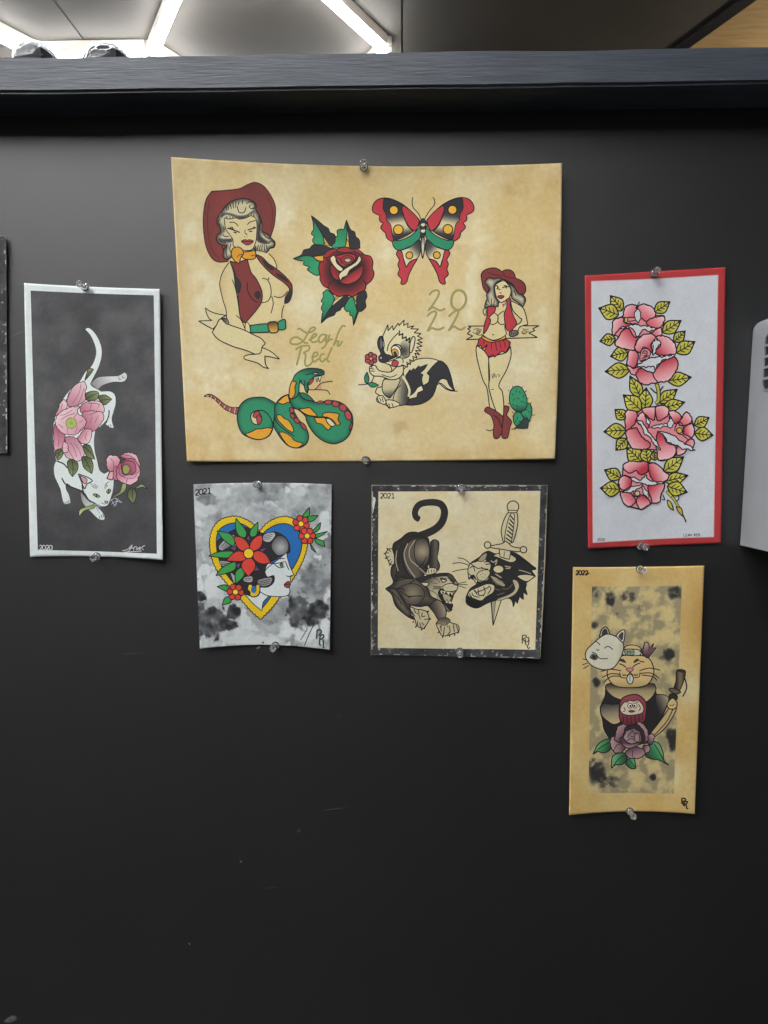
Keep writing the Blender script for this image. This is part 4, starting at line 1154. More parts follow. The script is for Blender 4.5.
p.fill('390,880 400,850 450,835 480,860 440,890 410,880', ('lin', '440,835 440,890', [(0, '#4a4540'), (1, '#9b9078')]), 0.5)
p.lines('230,780 245,805;260,785 268,812;290,800 285,830 310,825;300,850 335,845;285,870 300,890;270,870 285,915;255,860 258,890;440,900 432,962;470,890 478,930 460,955;500,890 508,935;520,890 537,935;410,890 420,930;330,830 342,848;325,800 322,790', 0.75)
p.fill('240,572! 320,552 420,535 480,540 515,580 532,610 522,650 500,682! 497,702 472,762 492,782 460,792 422,732 350,692 330,642 300,617', ('lin', '330,560 470,700', [(0, '#4a443e'), (0.3, '#a89c80'), (0.6, '#c9be9a'), (1, '#8d826b')]), 0.9)
p.fill('240,572! 320,552 420,535 480,540 470,552 400,556 330,572 290,590', PD, 0.5)
p.fill('455,540 490,545 515,582 500,600 470,570', '#4a4540', 0.6)
p.fill('398,665 420,642 460,660 497,682 470,725 497,750 480,785 455,760 412,705', '#2a2727', 0.8)
p.fill('425,668 460,680 485,700 470,735 440,720', '#b7ab88', 0.6)
p.fill('410,650! 418,685! 430,655! 440,680! 450,660! 470,690! 478,665! 492,690! 500,668! 470,655!', '#ded6b6', 0.5, smooth=False)
p.fill('445,735! 455,710! 465,738! 478,715! 490,745!', '#ded6b6', 0.5, smooth=False)
p.fill('430,622 470,605 527,612 520,650 460,658 435,647', '#d2c8a4', 0.7)
for (x, y) in ((450, 628), (462, 640), (470, 622), (480, 636), (492, 625)):
    p.circle(x, y, 2.6, INK, 0)
p.fill('412,572! 455,582 430,598!', '#e0d8b8', 0.9); p.fill('282,598 332,600 318,624 292,615', '#d2c8a4', 0.8)
p.lines('405,565 460,572;360,622 425,627;355,642 420,640;365,632 420,634;530,605 590,592;535,618 590,637;535,610 600,612', 0.6)
p.lines('480,560 500,585;470,570 495,592;500,610 528,618', 0.7)
p.lines('312,892 300,915;290,912 282,925;335,850 350,845;322,800 335,790;252,890 240,905;232,862 222,870;537,930 532,945;505,945 512,960;470,952 478,968;430,962 425,975;405,930 395,942;48,430 32,432;38,400 25,400;70,472 62,482;55,372 45,360', 1.0)
p.lines('235,800 262,815 275,850;215,790 240,830;420,880 415,915;455,870 460,905;500,880 505,905', 0.8, '#6d6450')
p.lines('260,500 290,470 320,420;150,330 130,390 135,470;170,300 215,280 260,280;80,660 120,700 150,750;100,640 150,640 170,660', 0.7, '#211f1f')
p.lines('350,560 390,575 410,600;330,580 360,600;470,548 500,570;340,650 380,670 400,700;360,600 395,605', 0.6, '#5a5248')
panther.print_('panther_drawing', p, 'black panther crouching with curled tail')
p = Pen().at(450, 495, 6.4)
DC = '#d0c69f'
p.fill('262,670! 332,662! 275,837!', DC, 0.8, smooth=False); p.line('292,670 277,800', 0.7); p.fill('265,672! 292,670! 276,830!', '#a39a7c', 0.4, smooth=False)
p.fill('185,400! 240,360 300,378 390,365 440,385 500,430 552,475! 520,482! 547,520! 490,560! 480,590! 495,640! 468,620! 470,670! 445,650! 430,695! 420,672! 405,717! 398,680 370,660 300,672 240,692 180,722 140,717 105,692 103,652! 130,600 180,560 130,530 115,490 130,440', '#2b2a2b', 0.8)
p.fill('115,480 130,440 180,420 205,380 235,368 232,420 262,440 252,500 240,545 180,555 150,512 120,542!', DC, 0.8)
p.fill('180,420 205,385 235,372 230,405 205,425', '#a2987c', 0.6)
p.fill('172,510 200,485 245,480 255,505 225,545 185,545', DC, 0.7)
for (x, y) in ((195, 510), (210, 500), (225, 510), (205, 525), (222, 528)):
    p.circle(x, y, 3, INK, 0)
p.lines('125,470 150,455 180,470 210,462;150,455 160,490;135,440 150,455;215,430 245,425;225,445 262,440;200,470 245,475', 0.8)
p.fill('130,612 180,590 240,568 284,580 277,622 232,652 200,677 150,662 113,642', DC, 0.8)
p.fill('105,655 150,675 200,682 180,715 140,715 108,692', '#1f1e1f', 0.6)
p.lines('150,600 165,622 200,612 250,590;180,600 185,640 215,640;120,630 140,655', 0.8)
p.fill('115,500! 122,540! 135,512! 170,570! 178,548!', DC, 0.7, smooth=False)
p.fill('258,520 300,530 352,572 345,587 300,567', '#a89e80', 0.5)
p.fill('400,545 430,550 442,590 410,640 330,672 300,667 380,635 415,600', '#b7ad8c', 0.5)
p.fill('430,520 480,508 547,518! 500,552 470,548', DC, 0.8); p.lines('440,480 480,490 520,505', 0.8, '#a89e80')
p.circle(310, 475, 34, DC, 0.8, ry=25)
p.lines('260,420 280,430 300,415 290,450;350,455 390,462;355,470 385,470;290,505 330,530', 0.9, '#b7ad8c')
p.fill('278,388 320,372 385,380 425,410 390,432 310,402', DC, 0.8)
p.fill('320,345 384,355 380,412! 350,405! 320,395!', DC, 0.8)
p.line('348,360 345,402', 0.6)
p.fill('375,112 425,110 434,180 420,250 402,305! 340,300! 328,230 345,160', DC, 0.85)
p.fill('388,120 412,125 405,220 392,308! 350,300 362,200', DC, 0.7)
for k in range(7):
    y = 130 + k * 24
    p.line('%g,%g %g,%g' % (386 - k * 5, y, 408 - k * 1.5, y + 30), 1.1)
p.fill('255,327 330,312 360,298 400,330 455,342 445,362 390,358 330,347 268,338', DC, 0.85)
p.circle(240, 320, 21, DC, 0.9); p.circle(470, 350, 21, DC, 0.9); p.circle(403, 75, 37, DC, 0.9)
p.fill('378,98 425,100 428,112 373,112', DC, 0.7)
p.lines('130,440 90,410 48,402;122,450 70,434 15,438;118,472 60,480 12,492', 0.7)
p.lines('500,435 530,455 552,470;470,415 505,440;455,560 470,600 462,630;430,620 440,650 428,680;400,650 415,675;490,570 482,600;300,395 290,410 270,400;240,365 250,385 235,400', 0.9)
p.lines('300,540 340,555;270,545 310,580;330,600 370,600 400,570;280,600 320,610;300,640 350,625', 0.7, '#6d6655')
p.lines('140,625 150,645 190,655;160,610 175,640;215,585 225,620 210,650;245,580 262,600 240,635', 0.75)
panther.print_('dagger_drawing', p, 'panther head pierced by a dagger')
p = Pen()
panther.text('2021', 380.3, 493.3, 4.9, 0.75, '#2f2c28', 0.74, pen=p)
panther.print_('year', p); p = Pen().at(500, 600, 12.8)
p.lines('285,450 285,560;290,455 330,450 335,480 295,500 325,540 335,585;325,500 330,545;345,480 365,480 365,520 340,540;365,480 370,545 350,600 370,622 382,600', 0.9, '#2f2c28')
panther.print_('monogram', p)

# ================================================================== red bordered roses
roses = Sheet('white sheet with a red border showing a column of pink roses',
              [(584.7, 275.6), (725.6, 267.2)], [(588.1, 548.6), (650, 546), (720.9, 543.1)], flat_off(0.002, 0.003, 0.004, 0.004, 0.002), white_paper('#b23a3c'), 2.0)
p = Pen().at(570, 250, 3.2)
p.fill('68,100! 270,92 474,80! 467,500 460,918! 270,925 73,937! 70,500', ('fn', lambda P: lin('#ccd1d6') * (1 + 0.05 * fbm(P, 12, 3.0))[:, None]), 0.5, '#c99a9a', grid=3)
roses.print_('white_ground', p, 'white painted ground')
p = Pen()
YL = '#c3bf48'
def leaf(bx, by, tx, ty, hw):
    hw *= 1.12
    d = np.array([tx - bx, ty - by], float); L_ = np.hypot(*d); d /= L_; n = np.array([-d[1], d[0]])
    b = np.array([bx, by], float)
    def q(t, s): 
        r = b + d * L_ * t + n * hw * s; return '%g,%g' % tuple(r)
    p.fill(' '.join([q(0, 0.15) + '!', q(.2, .75), q(.45, 1), q(.7, .62), q(.88, .2), q(1, 0) + '!', q(.86, -.26), q(.7, -.62), q(.45, -1), q(.2, -.75), q(0, -.15)]), ('lin', q(0, 0) + ' ' + q(1, 0), [(0, '#b0ac3c'), (0.6, '#cdc956'), (1, '#d3cf6a')]), 1.15)
    p.fill(' '.join([q(.86, .26), q(1, 0) + '!', q(.86, -.28)]), INK, 0)
    p.line(q(0, 0) + ' ' + q(.5, .05) + ' ' + q(1, 0), 0.85)
    for t in (.18, .38, .58):
        p.line(q(t, 0) + ' ' + q(t + .17, .62 - .15 * t), 0.75); p.line(q(t, 0) + ' ' + q(t + .17, -.62 + .15 * t), 0.75)
def petal(s, axis, deep=0.0):
    c0 = ('#c53a4a', '#d9606c')[deep < 0.5]
    p.ruff = 0.9
    p.fill(s, ('lin', axis, [(0, c0), (0.5, '#df8a92'), (1, '#ecbcc1')]), 1.1)
    p.ruff = 0.0
WP = '#d2d6da'
def wp(s, w_):
    p.ruff = 1.5; p.fill(s, WP, w_); p.ruff = 0.0
p.at(590, 290, 6.4)
for a in ((205, 130, 130, 35, 38), (180, 160, 55, 115, 45), (160, 310, 62, 328, 34), (240, 400, 130, 425, 40), (250, 510, 95, 522, 44), (415, 140, 513, 75, 34), (465, 270, 585, 195, 38), (540, 330, 610, 262, 30), (555, 400, 673, 330, 40),
          (500, 580, 650, 558, 40), (325, 690, 255, 548, 36), (350, 765, 360, 625, 42), (325, 768, 212, 670, 46), (445, 720, 560, 635, 36), (470, 752, 608, 718, 34)):
    leaf(*a)
p.line('385,625 430,660 470,615', 1.4); p.line('427,600 438,650 438,708 418,728', 4.2, INK); p.line('427,603 438,650 438,706 420,724', 2.4, YL)
p.fill('145,230 155,190 210,165 225,110 265,95 310,105 340,90 395,110 420,160 472,165 475,195 455,290 420,310 300,330 285,382 240,382 160,350 180,300 148,285', '#dd8c93', 1.1)
petal('210,165 225,110 265,95 300,105 300,170 215,178', '290,170 230,110'); petal('310,105 340,90 395,110 420,160 380,200 340,190 310,150', '340,190 390,120')
petal('360,210 400,180 470,165 475,195 450,240 400,240', '390,235 460,180'); petal('145,230 155,190 215,178 220,210 300,220 200,245 150,285', '240,230 160,200', 1)
petal('180,300 210,260 250,250 290,300 350,285 300,320 285,382 240,382 160,350', '270,270 190,350', 1); petal('380,285 450,240 457,290 430,298', '400,280 450,260')
wp('190,245 270,225 340,228 432,250! 380,265 345,250 320,285 300,297 285,265 260,240', 1.0); wp('295,110! 325,150 308,212! 285,170', 0.9)
p.lines('225,185 245,200 290,195;230,200 240,220;318,75 300,105', 0.9); p.fill('222,182 240,180 238,205 225,205', '#cfc04c', 0.7)
petal('300,330 340,285 400,285 420,310 390,350 400,400 350,365 330,390 310,400 285,370', '380,380 330,310', 1); petal('425,300 480,295 540,340 552,400 530,412 440,417 415,390 450,350', '430,400 520,330', 1)
petal('240,430 245,390 290,390 310,420 300,470 280,500 235,480', '300,440 245,420'); petal('235,480 280,500 330,480 300,540 260,530', '310,490 250,510')
petal('295,540 330,500 400,530 450,470 530,425 562,460 545,530 500,580 430,592 350,607 310,580', '380,480 420,600', 1)
p.line('400,525 410,560 435,590', 1.0)
wp('300,490 350,450 430,430 542,415! 500,442 470,447 440,470 420,507 400,487 370,490 340,492', 1.0); wp('395,350 420,310! 452,340 430,375 405,412!', 1.0)
p.fill('318,440 330,385 365,375 388,400 370,440 330,458', '#d98d96', 0.9); p.lines('335,410 345,390 365,395 360,420 340,420;348,400 355,410;330,440 375,420;325,455 360,440;405,350 400,420', 0.9)
p.at(590, 400, 5.908)
for a in ((210, 110, 147, 55, 30), (210, 180, 80, 187, 40), (215, 230, 152, 298, 32), (300, 362, 215, 280, 42), (340, 367, 325, 270, 34), (385, 355, 375, 300, 22), (620, 150, 705, 103, 30), (620, 195, 727, 208, 36), (440, 420, 555, 335, 38), (445, 480, 580, 445, 32), (460, 510, 575, 545, 38), (180, 460, 85, 412, 34), (175, 530, 60, 520, 40)):
    leaf(*a)
p.fill('210,70 240,60 275,75 310,55 380,40 430,30 470,62 500,65 540,100 570,70 600,110 615,180 600,230 615,240 600,287 570,290 550,317 515,322 480,342 410,357 395,300 330,292 250,282 222,240 212,180', '#dd8c93', 1.1)
petal('210,70 240,60 275,75 270,130 215,182', '270,120 220,80'); petal('215,185 270,165 310,220 355,260 330,292 250,282 222,240', '330,200 240,280', 1)
petal('275,115 310,70 330,100 350,160 300,150', '330,150 300,90'); petal('310,55 380,40 385,100 370,120 330,90', '350,110 360,50'); petal('385,50 430,30 470,62 450,100 400,120', '400,110 440,50')
petal('465,70 500,65 540,100 510,140 480,110', '510,130 490,75', 1); petal('540,110 570,70 600,110 590,140 530,150', '540,140 585,90'); petal('560,160 600,140 617,180 600,222 550,190', '555,180 610,170', 1)
petal('430,200 400,195 390,250 395,300 410,357 480,342 510,310 500,270 450,250', '420,210 450,340', 1); petal('520,250 570,290 550,317 515,322', '520,260 545,310'); petal('590,230 617,240 602,287 560,262', '560,240 610,270')
wp('268,120 310,130 340,180 375,220 417,297! 380,260 350,215 320,200 300,150', 1.0); wp('328,90! 357,130 350,158! 335,130', 0.9)
wp('398,185 470,200 520,230 622,297! 560,290 480,255 450,250 440,215', 1.0); wp('455,150! 470,95! 492,130 475,172!', 0.9); wp('358,162! 430,140 452,150 400,165', 0.9)
p.circle(528, 180, 17, '#cfb048', 0.9); p.lines('505,160 520,130 545,140 550,170;515,195 545,205 555,180;505,150 500,185;545,205 580,235', 0.9)
p.fill('195,400 205,375 250,363 340,370 390,375 440,420 467,450 440,485 440,505 420,560 410,602 370,607 330,632 290,642 240,630 200,612 178,545 168,490 190,450', '#dd8c93', 1.1)
petal('195,400 205,375 250,363 340,370 342,420 300,440 270,420 230,432', '280,430 240,370', 1); petal('345,380 390,375 440,420 467,450 440,482 380,480 350,430', '360,450 430,420', 1)
petal('168,490 190,450 240,460 240,510 190,532', '240,490 175,480', 1); petal('178,545 230,550 270,590 240,630 200,612', '250,560 200,610'); petal('275,590 300,560 357,600 330,632 290,642', '310,565 300,640', 1)
petal('345,510 400,495 442,502 420,560 410,602 370,607 355,560', '350,520 420,580', 1)
wp('205,445! 250,455 300,472 330,445 360,482 442,487! 380,502 300,492', 1.0); wp('190,548! 250,515 310,500! 260,540', 0.9); wp('310,505! 345,560 340,577! 312,540', 0.9)
p.circle(280, 552, 15, '#cfc9a4', 0.9); p.lines('255,540 265,570 300,570', 0.9)
p.line('452,538 500,592 545,672', 3.6, INK, 2.4); p.line('454,541 500,592 543,668', 2.2, YL, 1.2); p.line('545,668 568,722', 1.1)
p.fill('455,590! 478,605 495,652! 465,630', YL, 0.9); p.fill('508,630! 540,640 550,690! 522,660', '#c9a94a', 0.9); p.line('430,560 442,590 425,585', 0.9); p.line('520,560 525,585 505,600', 0.9)
roses.print_('roses_drawing', p, 'pink roses with yellow-green leaves')
p = Pen()
roses.text('2020', 597.2, 538.3, 2.5, 0.45, '#4a4a4c', 0.8, pen=p)
roses.print_('year', p); p = Pen()
roses.text('LEAH RED.', 683.5, 533.9, 2.6, 0.5, '#3a3a3c', 0.82, pen=p, dy=-0.05)
roses.print_('signature', p)

# ================================================================== lucky cat sheet
def tan2_color(P):
    n1 = fbm(P, 40, 21.0); n3 = fbm(P, 4, 17.5, 3)
    c = mixc('#d6bd80', '#ceae6c', 0.5 + n1)
    c = mixc(c, '#b98d47', blob(P, 702, 620, 14, 40) * 0.6)
    c = mixc(c, '#ddd0a0', np.clip(blob(P, 690, 690, 16, 14) + blob(P, 672, 775, 10, 14), 0, .8))
    return c * (1 + 0.05 * n3)[:, None]
lucky = Sheet('tall tan sheet showing a lucky cat with mask, sword and round doll over a peony',
              [(572.9, 567), (640, 566.8), (704.4, 565.6)], [(569, 815.3), (631, 811.5), (694.8, 814.2)], flat_off(0.003, 0.004, 0.006, 0.006, 0.004), tan2_color, 2.0)
def wash2(P):
    n1 = fbm(P, 15, 31.0); n2 = fbm(P, 5, 14.0)
    t = 0.22 + 0.45 * n1 + 0.12 * n2
    d = np.zeros(len(P)); X = lambda zx, zy: (580 + zx / 4.655, 580 + zy / 4.655)
    for (x, y, rx, ry, s) in ((70, 50, 40, 60, .7), (220, 80, 60, 40, .8), (140, 90, 22, 40, 1.2), (440, 60, 50, 40, 1.1), (290, 140, 45, 45, .55), (70, 210, 25, 25, .9), (375, 350, 60, 110, .5), (420, 345, 22, 26, 1.4), (75, 475, 22, 25, 1.3),
                             (430, 740, 35, 70, 1.3), (340, 918, 16, 18, 1.7), (70, 880, 45, 60, 1.2), (140, 940, 80, 50, .8), (60, 760, 30, 40, .4), (300, 860, 20, 12, .6), (170, 160, 60, 20, .5), (90, 560, 25, 60, .35)):
        a, b = X(x, y); d += s * blob(P, a, b, rx / 4.655, ry / 4.655) * np.clip(0.9 + 0.5 * n2 + 0.2 * n1, 0.4, 1.5)
    t = np.clip(t - 0.04 + 0.07 * sstep(-0.05, 0.1, n1 + 0.3 * n2), 0, 0.34)
    t = np.maximum(t, 0.95 * sstep(0.15, 1.05, d))
    return stops(np.clip(t, 0, 1), [(0, '#d3c088'), (0.25, '#b3a57c'), (0.5, '#77716061'[:7]), (1, '#2a2928')])
p = Pen().at(560, 550, 3.656)
p.fill('117,133! 180,134 230,135 290,133 445,130! 432,500 415,892! 260,888 102,890! 106,780 110,520', ('fn', wash2), 0, grid=0.9)
lucky.print_('ink_wash', p, 'grey and black ink wash panel')
p = Pen().at(576, 620, 6.4)
p.fill('190,435! 215,410 300,430 420,430 500,410 517,475 590,495 600,512 560,600 545,650 520,690 500,750 440,790 240,790 215,760! 180,700 170,640 155,565 185,490', '#2a2829', 0.9)
p.fill('515,480 590,493 575,560 520,660 515,560', ('lin', '515,560 600,520', [(0, '#2a2829'), (0.6, '#7a7264'), (1, '#b8a878')]), 0.7)
p.fill('158,560 180,535 230,540 280,545 290,640 245,668 200,645 165,610', ('lin', '220,540 230,660', [(0, '#4a4744'), (0.4, '#8c8470'), (1, '#cdb684')]), 0.8)
p.fill('188,432 220,405 300,430 420,430 480,405 512,440 475,505 400,540 300,515 230,485', ('lin', '350,420 350,520', [(0, '#4f483e'), (0.3, '#a3936e'), (1, '#d3bf8c')]), 0.8)
HB = '#d8bd84'
p.fill('300,200 320,168 360,160 405,172 425,215 420,240 300,240', HB, 0.8)
p.fill('200,330 215,280 290,230 420,228 472,252 497,310 492,360 460,410 400,430 300,432 240,415 205,370', ('lin', '350,230 350,432', [(0, HB), (0.75, HB), (1, '#b99f6c')]), 0.9)
p.fill('300,192 360,186 412,196 405,226 300,222', '#c9c9ba', 0.8); p.fill('315,190 365,188 368,222 318,220', '#8fa08c', 0.6); p.lines('330,192 332,218;345,190 348,220;318,205 366,204', 0.5)
p.fill('428,205 440,145 465,152 470,182 497,148! 490,180 512,178 482,215 460,243 438,228', ('lin', '450,150 460,240', [(0, '#c2a48e'), (0.4, '#8f6d76'), (1, '#3c3236')]), 0.8)
p.lines('470,182 460,200;490,180 472,200', 0.6); p.line('405,205 428,180 440,150', 0.8)
MW = '#d8d6c0'
p.fill('148,108! 165,60 195,45 212,92', '#a9a594', 0.9); p.fill('165,105! 172,70 192,58 200,95', '#3a3735', 0.4)
p.fill('60,230 70,190 110,150 150,115 200,90 260,108 302,150 300,205 270,270 232,310 170,318 110,297 75,265', ('lin', '80,200 300,230', [(0, MW), (0.8, MW), (1, '#bdb8a0')]), 0.9)
p.fill('255,102! 285,70 312,68 302,142', MW, 0.9); p.fill('272,105! 290,82 302,82 295,128', '#4a4643', 0.5)
p.fill('85,240 105,215 125,222 142,245 120,258 100,250', ('rad', '115,238', 4, 30, '#1f1e1e', '#8a887a'), 0)
p.lines('180,182 205,168 237,190;120,135 140,145 155,162;130,185 140,195 150,188;100,205 125,215 140,235 160,248 205,246;70,255 40,248;75,275 40,287;85,290 45,312', 0.75)
p.fill('278,258 300,250 320,272 300,268', '#4a4038', 0.4); p.fill('368,272 385,250 405,255 385,268', '#4a4038', 0.4)
p.lines('275,280 300,288 322,305;360,305 385,285 412,275;405,262 440,270', 0.9)
p.fill('320,314 345,306 368,315 345,332', '#d08f8c', 0.6)
p.fill('325,370 345,345 367,368 360,402 345,410 330,397', '#d5d4c6', 0.8); p.line('345,350 345,395', 0.5)
p.lines('345,332 332,352 295,352;345,332 365,352 400,350;280,335 285,365 320,372;370,370 405,362 408,335', 0.75)
p.lines('160,330 220,315 290,325;165,370 220,345 288,348;175,402 225,362 290,360;405,325 470,308 540,322;410,342 480,340 535,375;420,352 490,362 520,388', 0.85)
for (x, y) in ((298, 345), (305, 358), (388, 345), (380, 358), (312, 348), (374, 347)):
    p.circle(x, y, 2.5, INK, 0)
p.fill('645,325 697,325 692,380 662,452 640,470 622,452 640,390', ('lin', '640,390 695,390', [(0, '#2e2b29'), (0.5, '#8c7c5c'), (1, '#3a3531')]), 0.9)
p.fill('645,322 670,316 700,325 680,334', '#3a3531', 0.7)
p.fill('595,440 630,438 670,460 640,474 605,458', '#6a5f4c', 0.9); p.fill('605,472 648,485 640,512 598,502', '#2f2c2a', 0.8)
p.line('690,352 708,430 682,492', 1.1)
p.at(576, 690, 6.4)
p.fill('600,105! 642,118 602,200 552,262 500,302! 468,292 520,222 572,150', '#c9b17c', 0.9); p.lines('625,112 585,195 530,260 490,298', 0.8)
p.fill('588,80 618,52 647,80 637,117 602,122 585,105', '#d3ba82', 0.9); p.line('595,95 615,100 630,90', 0.6)
DM = '#94404e'
p.fill('278,110 290,60 340,33 400,33 447,80 448,150 437,202 380,227 310,222 280,182', ('lin', '360,30 360,220', [(0, '#a04a58'), (0.6, DM), (1, '#6a2c3a')]), 1.0)
p.fill('282,122 305,82 345,66 365,72 400,66 432,108 422,147 350,162 300,152', '#d8cfb4', 0.8)
p.circle(345, 100, 14, '#eeeadb', 0.6, ry=16); p.circle(377, 99, 14, '#eeeadb', 0.6, ry=16); p.circle(347, 102, 7, INK, 0); p.circle(375, 101, 7, INK, 0)
p.fill('336,136 355,130 378,136 355,143', '#9c3c40', 0.6)
p.lines('305,110 315,130 300,140;400,90 412,115 402,135;320,80 338,74;384,74 400,80;300,160 305,210;325,165 330,218;350,167 354,222;378,163 380,220;402,160 405,205;424,152 425,190', 0.7)
LG = lambda a: ('lin', a, [(0, '#2f4a38'), (0.5, '#3f8a56'), (1, '#7fb886')])
p.fill('108,412! 140,350 190,316 222,320 218,380 180,402 140,395', LG('220,370 140,340'), 0.9); p.line('110,410 160,365 215,335', 0.7)
p.fill('318,470 340,440 372,440 382,502! 350,502', LG('320,480 380,450'), 0.9); p.line('340,445 360,470 380,500', 0.6)
p.fill('228,502! 232,430 270,405 312,405 327,450 290,477 250,480', LG('320,440 245,430'), 0.9); p.line('232,500 265,450 310,415', 0.7)
p.fill('443,412 490,335 532,345 557,400 562,450 595,482! 530,447 480,440', LG('450,420 545,360'), 0.9); p.line('500,345 535,400 560,450', 0.7)
pp = lambda a: ('lin', a, [(0, '#5d3d4a'), (0.45, '#94707a'), (1, '#b99a96')])
p.ruff = 1.0
p.fill('457,290 497,283 495,330 462,352', pp('460,330 490,295'), 0.8); p.fill('430,362 470,355 468,392 440,405', pp('430,370 465,385'), 0.8)
p.fill('318,400 370,362 430,380 442,412 400,437 340,432', pp('370,365 390,435'), 0.9); p.line('362,385 360,432', 0.6)
p.fill('218,342 230,300 280,297 322,350 290,402 240,392', pp('310,340 230,350'), 0.9); p.line('240,390 265,350 300,345', 0.6)
p.fill('248,302 265,240 300,218 330,230 345,222 330,280 300,330 262,332', pp('320,300 265,240'), 0.9)
p.fill('385,215 410,203 452,240 462,300 440,345 400,300', pp('400,290 450,250'), 0.9)
p.fill('330,232 390,222 430,262 440,310 420,345 330,358 300,320 305,270', '#3a2c33', 0.8)
p.fill('303,312 320,267 370,247 410,268 412,330 340,342', ('lin', '310,330 400,260', [(0, '#b9a0a0'), (1, '#7d626a')]), 0.8)
p.ruff = 0
p.lines('345,290 350,270 370,270 378,290 362,302 348,295;330,310 340,280;385,270 398,300 380,322;320,330 350,312 385,322;355,255 365,262;280,310 310,345;295,320 318,340', 0.65)
p.fill('280,312 300,305 340,345 405,335 402,352 340,372 300,355', pp('340,340 340,370'), 0.8)
p.fill('375,290 400,280 405,325 380,330', '#a88c8c', 0.6)
lucky.print_('lucky_cat_drawing', p, 'laughing cat with mask, sword, red round doll and peony')
p = Pen()
lucky.text('2022', 575.8, 570.6, 4.2, 1.1, '#29241c', 0.75, pen=p); p.c = (0, 0, 1); p.line('587,573.9 589.6,573.4', 0.9, '#29241c')
lucky.print_('year', p); p = Pen().at(660, 780, 19.2)
p.lines('420,340 420,460;425,350 490,360 480,400 430,420 470,510;460,410 475,500;470,415 530,415 510,450 480,460;500,455 515,545 545,545', 1.5, '#2b2118')
lucky.print_('monogram', p)

# ================================================================== sheet cut by the photograph's edge
side = Sheet('sheet with worn black border hanging beside the white cat sheet',
             [(-128, 226), (6.2, 236)], [(-124, 455), (7.4, 453)], flat_off(0.002, 0.004, 0.002, 0.003, 0.002), cream_color, 3.0)
border(side, [(-127.8, 226.3), (6.0, 236.3), (7.2, 452.8), (-123.8, 454.7)], [(-114, 240), (-8, 248), (-7, 441), (-111, 442)])

# ------------------------------------------------------------------ push pins
pin_profiles = {
    'flange': [(0.0012, 0.0012), (0.0014, 0.0044), (0.0024, 0.0046), (0.0030, 0.0040), (0.0034, 0.0026)],
    'grip': [(0.00345, 0.0025), (0.006, 0.0021), (0.009, 0.0020), (0.0115, 0.0024), (0.0122, 0.0028)],
    'head': [(0.01225, 0.0029), (0.0128, 0.0036), (0.0140, 0.0038), (0.0148, 0.0035), (0.0150, 0.0026), (0.0146, 0.0014)],
    'needle': [(0.0001, 0.0001), (0.0006, 0.00055), (0.00115, 0.0006)]}
pin_me = {}
def push_pin(x, y, label, sheet, off=0.0):
    P = np.array([[x, y]])
    base = sheet.place(P, 0.0)[0]
    t = thing('push_pin', label, 'push pin', tuple(base), 'clear push pins holding the sheets')
    t.rotation_euler = (random.uniform(-0.07, 0.06), 0, random.uniform(-0.08, 0.08)); t.scale = (0.9, 1.0, 0.9)
    for part, prof in pin_profiles.items():
        if part not in pin_me:
            vs, fs = lathe(prof)
            o = mesh_obj(part, vs, fs, M['steel'] if part == 'needle' else M['clear'], t, smooth=False)
            for pl in o.data.polygons:
                pl.use_smooth = len(pl.vertices) == 4
            pin_me[part] = o.data
        else:
            o = link(bpy.data.objects.new(part, pin_me[part]), t)
for (x, y, lab, sh) in (
    (86.0, 287.5, 'clear push pin at the top of the white cat sheet', cat), (97.5, 556.0, 'clear push pin at the bottom of the white cat sheet', cat),
    (364.0, 168.5, 'clear push pin at the top of the large tan sheet', big), (366.5, 460.5, 'clear push pin at the bottom of the large tan sheet', big),
    (259.0, 484.5, 'clear push pin at the top of the yellow heart sheet', heart), (276.0, 645.0, 'clear push pin at the bottom of the yellow heart sheet', heart),
    (459.5, 488.0, 'clear push pin at the top of the black bordered panther sheet', panther), (459.8, 651.0, 'clear push pin at the bottom of the black bordered panther sheet', panther),
    (653.5, 274.0, 'clear push pin at the top of the red bordered roses sheet', roses), (640.0, 545.5, 'clear push pin at the bottom of the red bordered roses sheet', roses),
    (639.0, 568.5, 'clear push pin at the top of the lucky cat sheet', lucky), (629.5, 810.5, 'clear push pin at the bottom of the lucky cat sheet', lucky)):
    push_pin(x, y, lab, sh)

